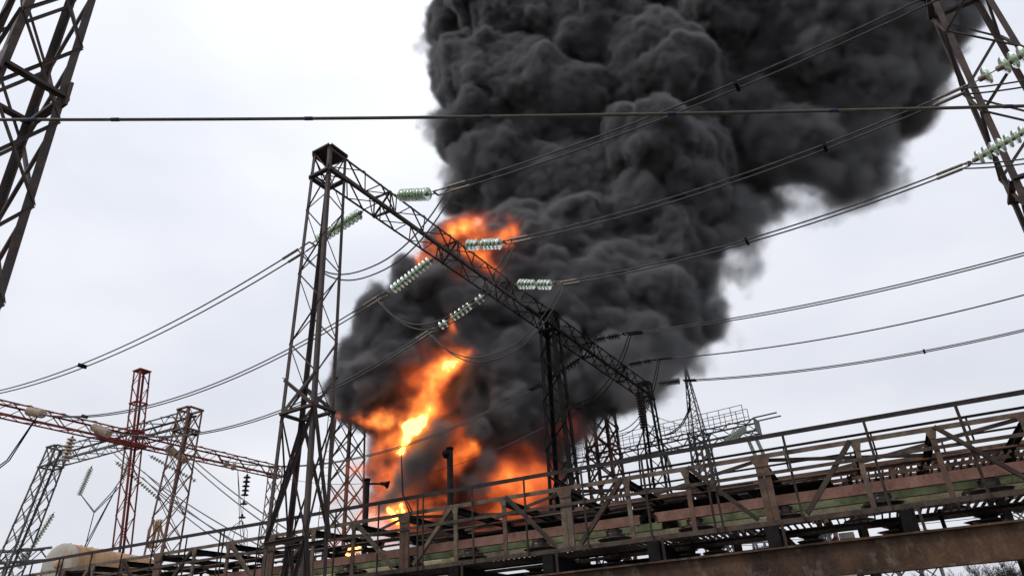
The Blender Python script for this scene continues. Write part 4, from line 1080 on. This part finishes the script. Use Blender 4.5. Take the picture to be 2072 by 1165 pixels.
def build_flames():
    rng = np.random.default_rng(21)
    h = .13; lo = (-12., 35.5, 2.6); hi = (10., 45., 31.)
    res, X = grid_axes(lo, hi, h)
    w = [fbm(res, h, 2.0, 6, np.random.default_rng(51+i), .66)*.6 for i in range(3)]
    B0 = np.zeros(res, np.float32); H = np.zeros(res, np.float32)
    for pts, heat in STROKES:
        for (p, q) in zip(pts[:-1], pts[1:]):
            (A, ma), (B, mb) = at_y(p[0], p[1], p[3]+YO), at_y(q[0], q[1], q[3]+YO)
            for t in np.linspace(0, 1, max(2, int(np.linalg.norm(B-A)/.45)), endpoint=False):
                P = A+(B-A)*t; r = p[2]*ma*(1-t)+q[2]*mb*t
                g = window(P, r*1.3+2.4, lo, h, res)
                if g is None: continue
                a, b, c = g
                d = np.sqrt((X[0][a]-P[0]+w[0][g])**2+((X[1][:, b]-P[1])*1.2+w[1][g])**2+(X[2][:, :, c]-P[2]+w[2][g])**2)/np.float32(r)
                B0[g] = np.maximum(B0[g], np.clip(1.25-d, 0, 1)*np.float32(heat))
    n = fbm(res, h, 1.3, 5, np.random.default_rng(104), .68)
    F = B0*(.62+.62*(1-1.7*np.abs(n))*.5+.52*lattice_noise(res, h, .9, np.random.default_rng(105))*.5+.45*fbm(res, h, 1.8, 4, np.random.default_rng(106), .6))-.03*(B0 > 0)
    F = np.where(B0 > 1.25, np.maximum(F, B0*.72), F)
    F = np.clip(F, 0, 2.).astype(np.float32); F[F < .012] = 0
    return lo, hi, h, res, F

def smoke_material():
    m = bpy.data.materials.new('black_oil_smoke'); m.use_nodes = True; nt = m.node_tree; nt.nodes.clear()
    N, K = nt.nodes, nt.links
    out = N.new('ShaderNodeOutputMaterial'); pv = N.new('ShaderNodeVolumePrincipled')
    ge = N.new('ShaderNodeNewGeometry')
    no = N.new('ShaderNodeTexNoise'); no.inputs['Scale'].default_value = .16; no.inputs['Detail'].default_value = 1.5
    rp = N.new('ShaderNodeValToRGB'); e = rp.color_ramp.elements                 # sootier and more diluted parts of the plume
    e[0].position = .36; e[0].color = (.075, .071, .071, 1); e[1].position = .66; e[1].color = (.225, .223, .234, 1)
    K.new(ge.outputs['Position'], no.inputs['Vector']); K.new(no.outputs[0], rp.inputs[0])
    at = N.new('ShaderNodeAttribute'); at.attribute_name = 'density'              # thinned-out smoke is greyer than fresh soot
    mr = N.new('ShaderNodeMapRange'); mr.inputs[1].default_value = .08; mr.inputs[2].default_value = .75
    mx = N.new('ShaderNodeMixRGB'); mx.inputs[1].default_value = (.285, .286, .30, 1)
    K.new(at.outputs['Fac'], mr.inputs[0]); K.new(mr.outputs[0], mx.inputs[0]); K.new(rp.outputs[0], mx.inputs[2]); K.new(mx.outputs[0], pv.inputs['Color'])
    pv.inputs['Density'].default_value = 8.
    K.new(pv.outputs[0], out.inputs['Volume'])
    return m

def flame_material():
    m = bpy.data.materials.new('flame'); m.use_nodes = True; nt = m.node_tree; nt.nodes.clear()
    N, K = nt.nodes, nt.links
    out = N.new('ShaderNodeOutputMaterial'); em = N.new('ShaderNodeVolumePrincipled')
    at = N.new('ShaderNodeAttribute'); at.attribute_name = 'density'
    rp = N.new('ShaderNodeValToRGB'); e = rp.color_ramp.elements
    e[0].position = 0.; e[0].color = (1., .07, .018, 1); e[1].position = 1.; e[1].color = (1., .31, .05, 1)
    x = e.new(.5); x.color = (1., .145, .022, 1)
    mr = N.new('ShaderNodeMath'); mr.operation = 'POWER'; mr.inputs[1].default_value = 2.8
    mu = N.new('ShaderNodeMath'); mu.operation = 'MULTIPLY'; mu.inputs[1].default_value = 2.9
    K.new(at.outputs['Fac'], rp.inputs[0]); K.new(at.outputs['Fac'], mr.inputs[0]); K.new(mr.outputs[0], mu.inputs[0])
    K.new(rp.outputs[0], em.inputs['Emission Color']); K.new(mu.outputs[0], em.inputs['Emission Strength'])
    em.inputs['Density'].default_value = .7; em.inputs['Color'].default_value = (.2, .17, .15, 1)
    K.new(em.outputs[0], out.inputs['Volume'])
    return m
# ---------------------------------------------------------------- fire
def place_fire():
    ms, mf = smoke_material(), flame_material()
    lo, hi, h, res, dens, D, soft = build_smoke()
    k = 4
    deep = np.clip(.5-(D+.9+2.4*soft)/3., 0, 1)[::k, ::k, ::k].astype(np.float32)
    hi2 = [lo[i]+h*k*(deep.shape[i]-1) for i in range(3)]
    M['soot'] = noise_mat('dense_soot', (.02, .02, .021), (.03, .03, .031), None, .6, bump=0.)
    core = mesh_from_field('smoke_plume', deep, lo, hi2, M['soot'], .5)
    tag(core, 'thick black smoke plume billowing up and to the right', 'smoke', kind='stuff')
    v = volume_object('smoke_body', dens, lo, hi, ms); v.parent = core; tag(v, kind='stuff')
    # the hottest part of the flames
    lo, hi, h, res, F = build_flames()
    def glow(name, col, st, fac):
        m = bpy.data.materials.new(name); m.use_nodes = True; nt = m.node_tree; nt.nodes.clear()
        o = nt.nodes.new('ShaderNodeOutputMaterial'); e = nt.nodes.new('ShaderNodeEmission')
        e.inputs[0].default_value = col; e.inputs[1].default_value = st
        if fac < 1:
            t = nt.nodes.new('ShaderNodeBsdfTransparent'); x = nt.nodes.new('ShaderNodeMixShader'); x.inputs[0].default_value = fac
            nt.links.new(t.outputs[0], x.inputs[1]); nt.links.new(e.outputs[0], x.inputs[2]); nt.links.new(x.outputs[0], o.inputs[0])
        else: nt.links.new(e.outputs[0], o.inputs[0])
        return m
    k = 2; hi2 = [lo[i]+h*k*((res[i]+k-1)//k-1) for i in range(3)]
    fc = mesh_from_field('flames', F[::k, ::k, ::k].copy(), lo, hi2, glow('flame_sheet', (1., .2, .04, 1), 1., .05), .42)
    tag(fc, 'orange and yellow flames leaping up below the smoke', 'fire', kind='stuff')
    hc = mesh_from_field('hot_core', F, lo, hi, glow('flame_core', (1., .33, .045, 1), 15., 1.), 1.3); hc.parent = fc; tag(hc, kind='stuff')
    f = volume_object('flame_body', F, lo, hi, mf); f.parent = fc; tag(f, kind='stuff')
_t = time.time()
place_fire()
print('fire built in %.1f s' % (time.time()-_t))
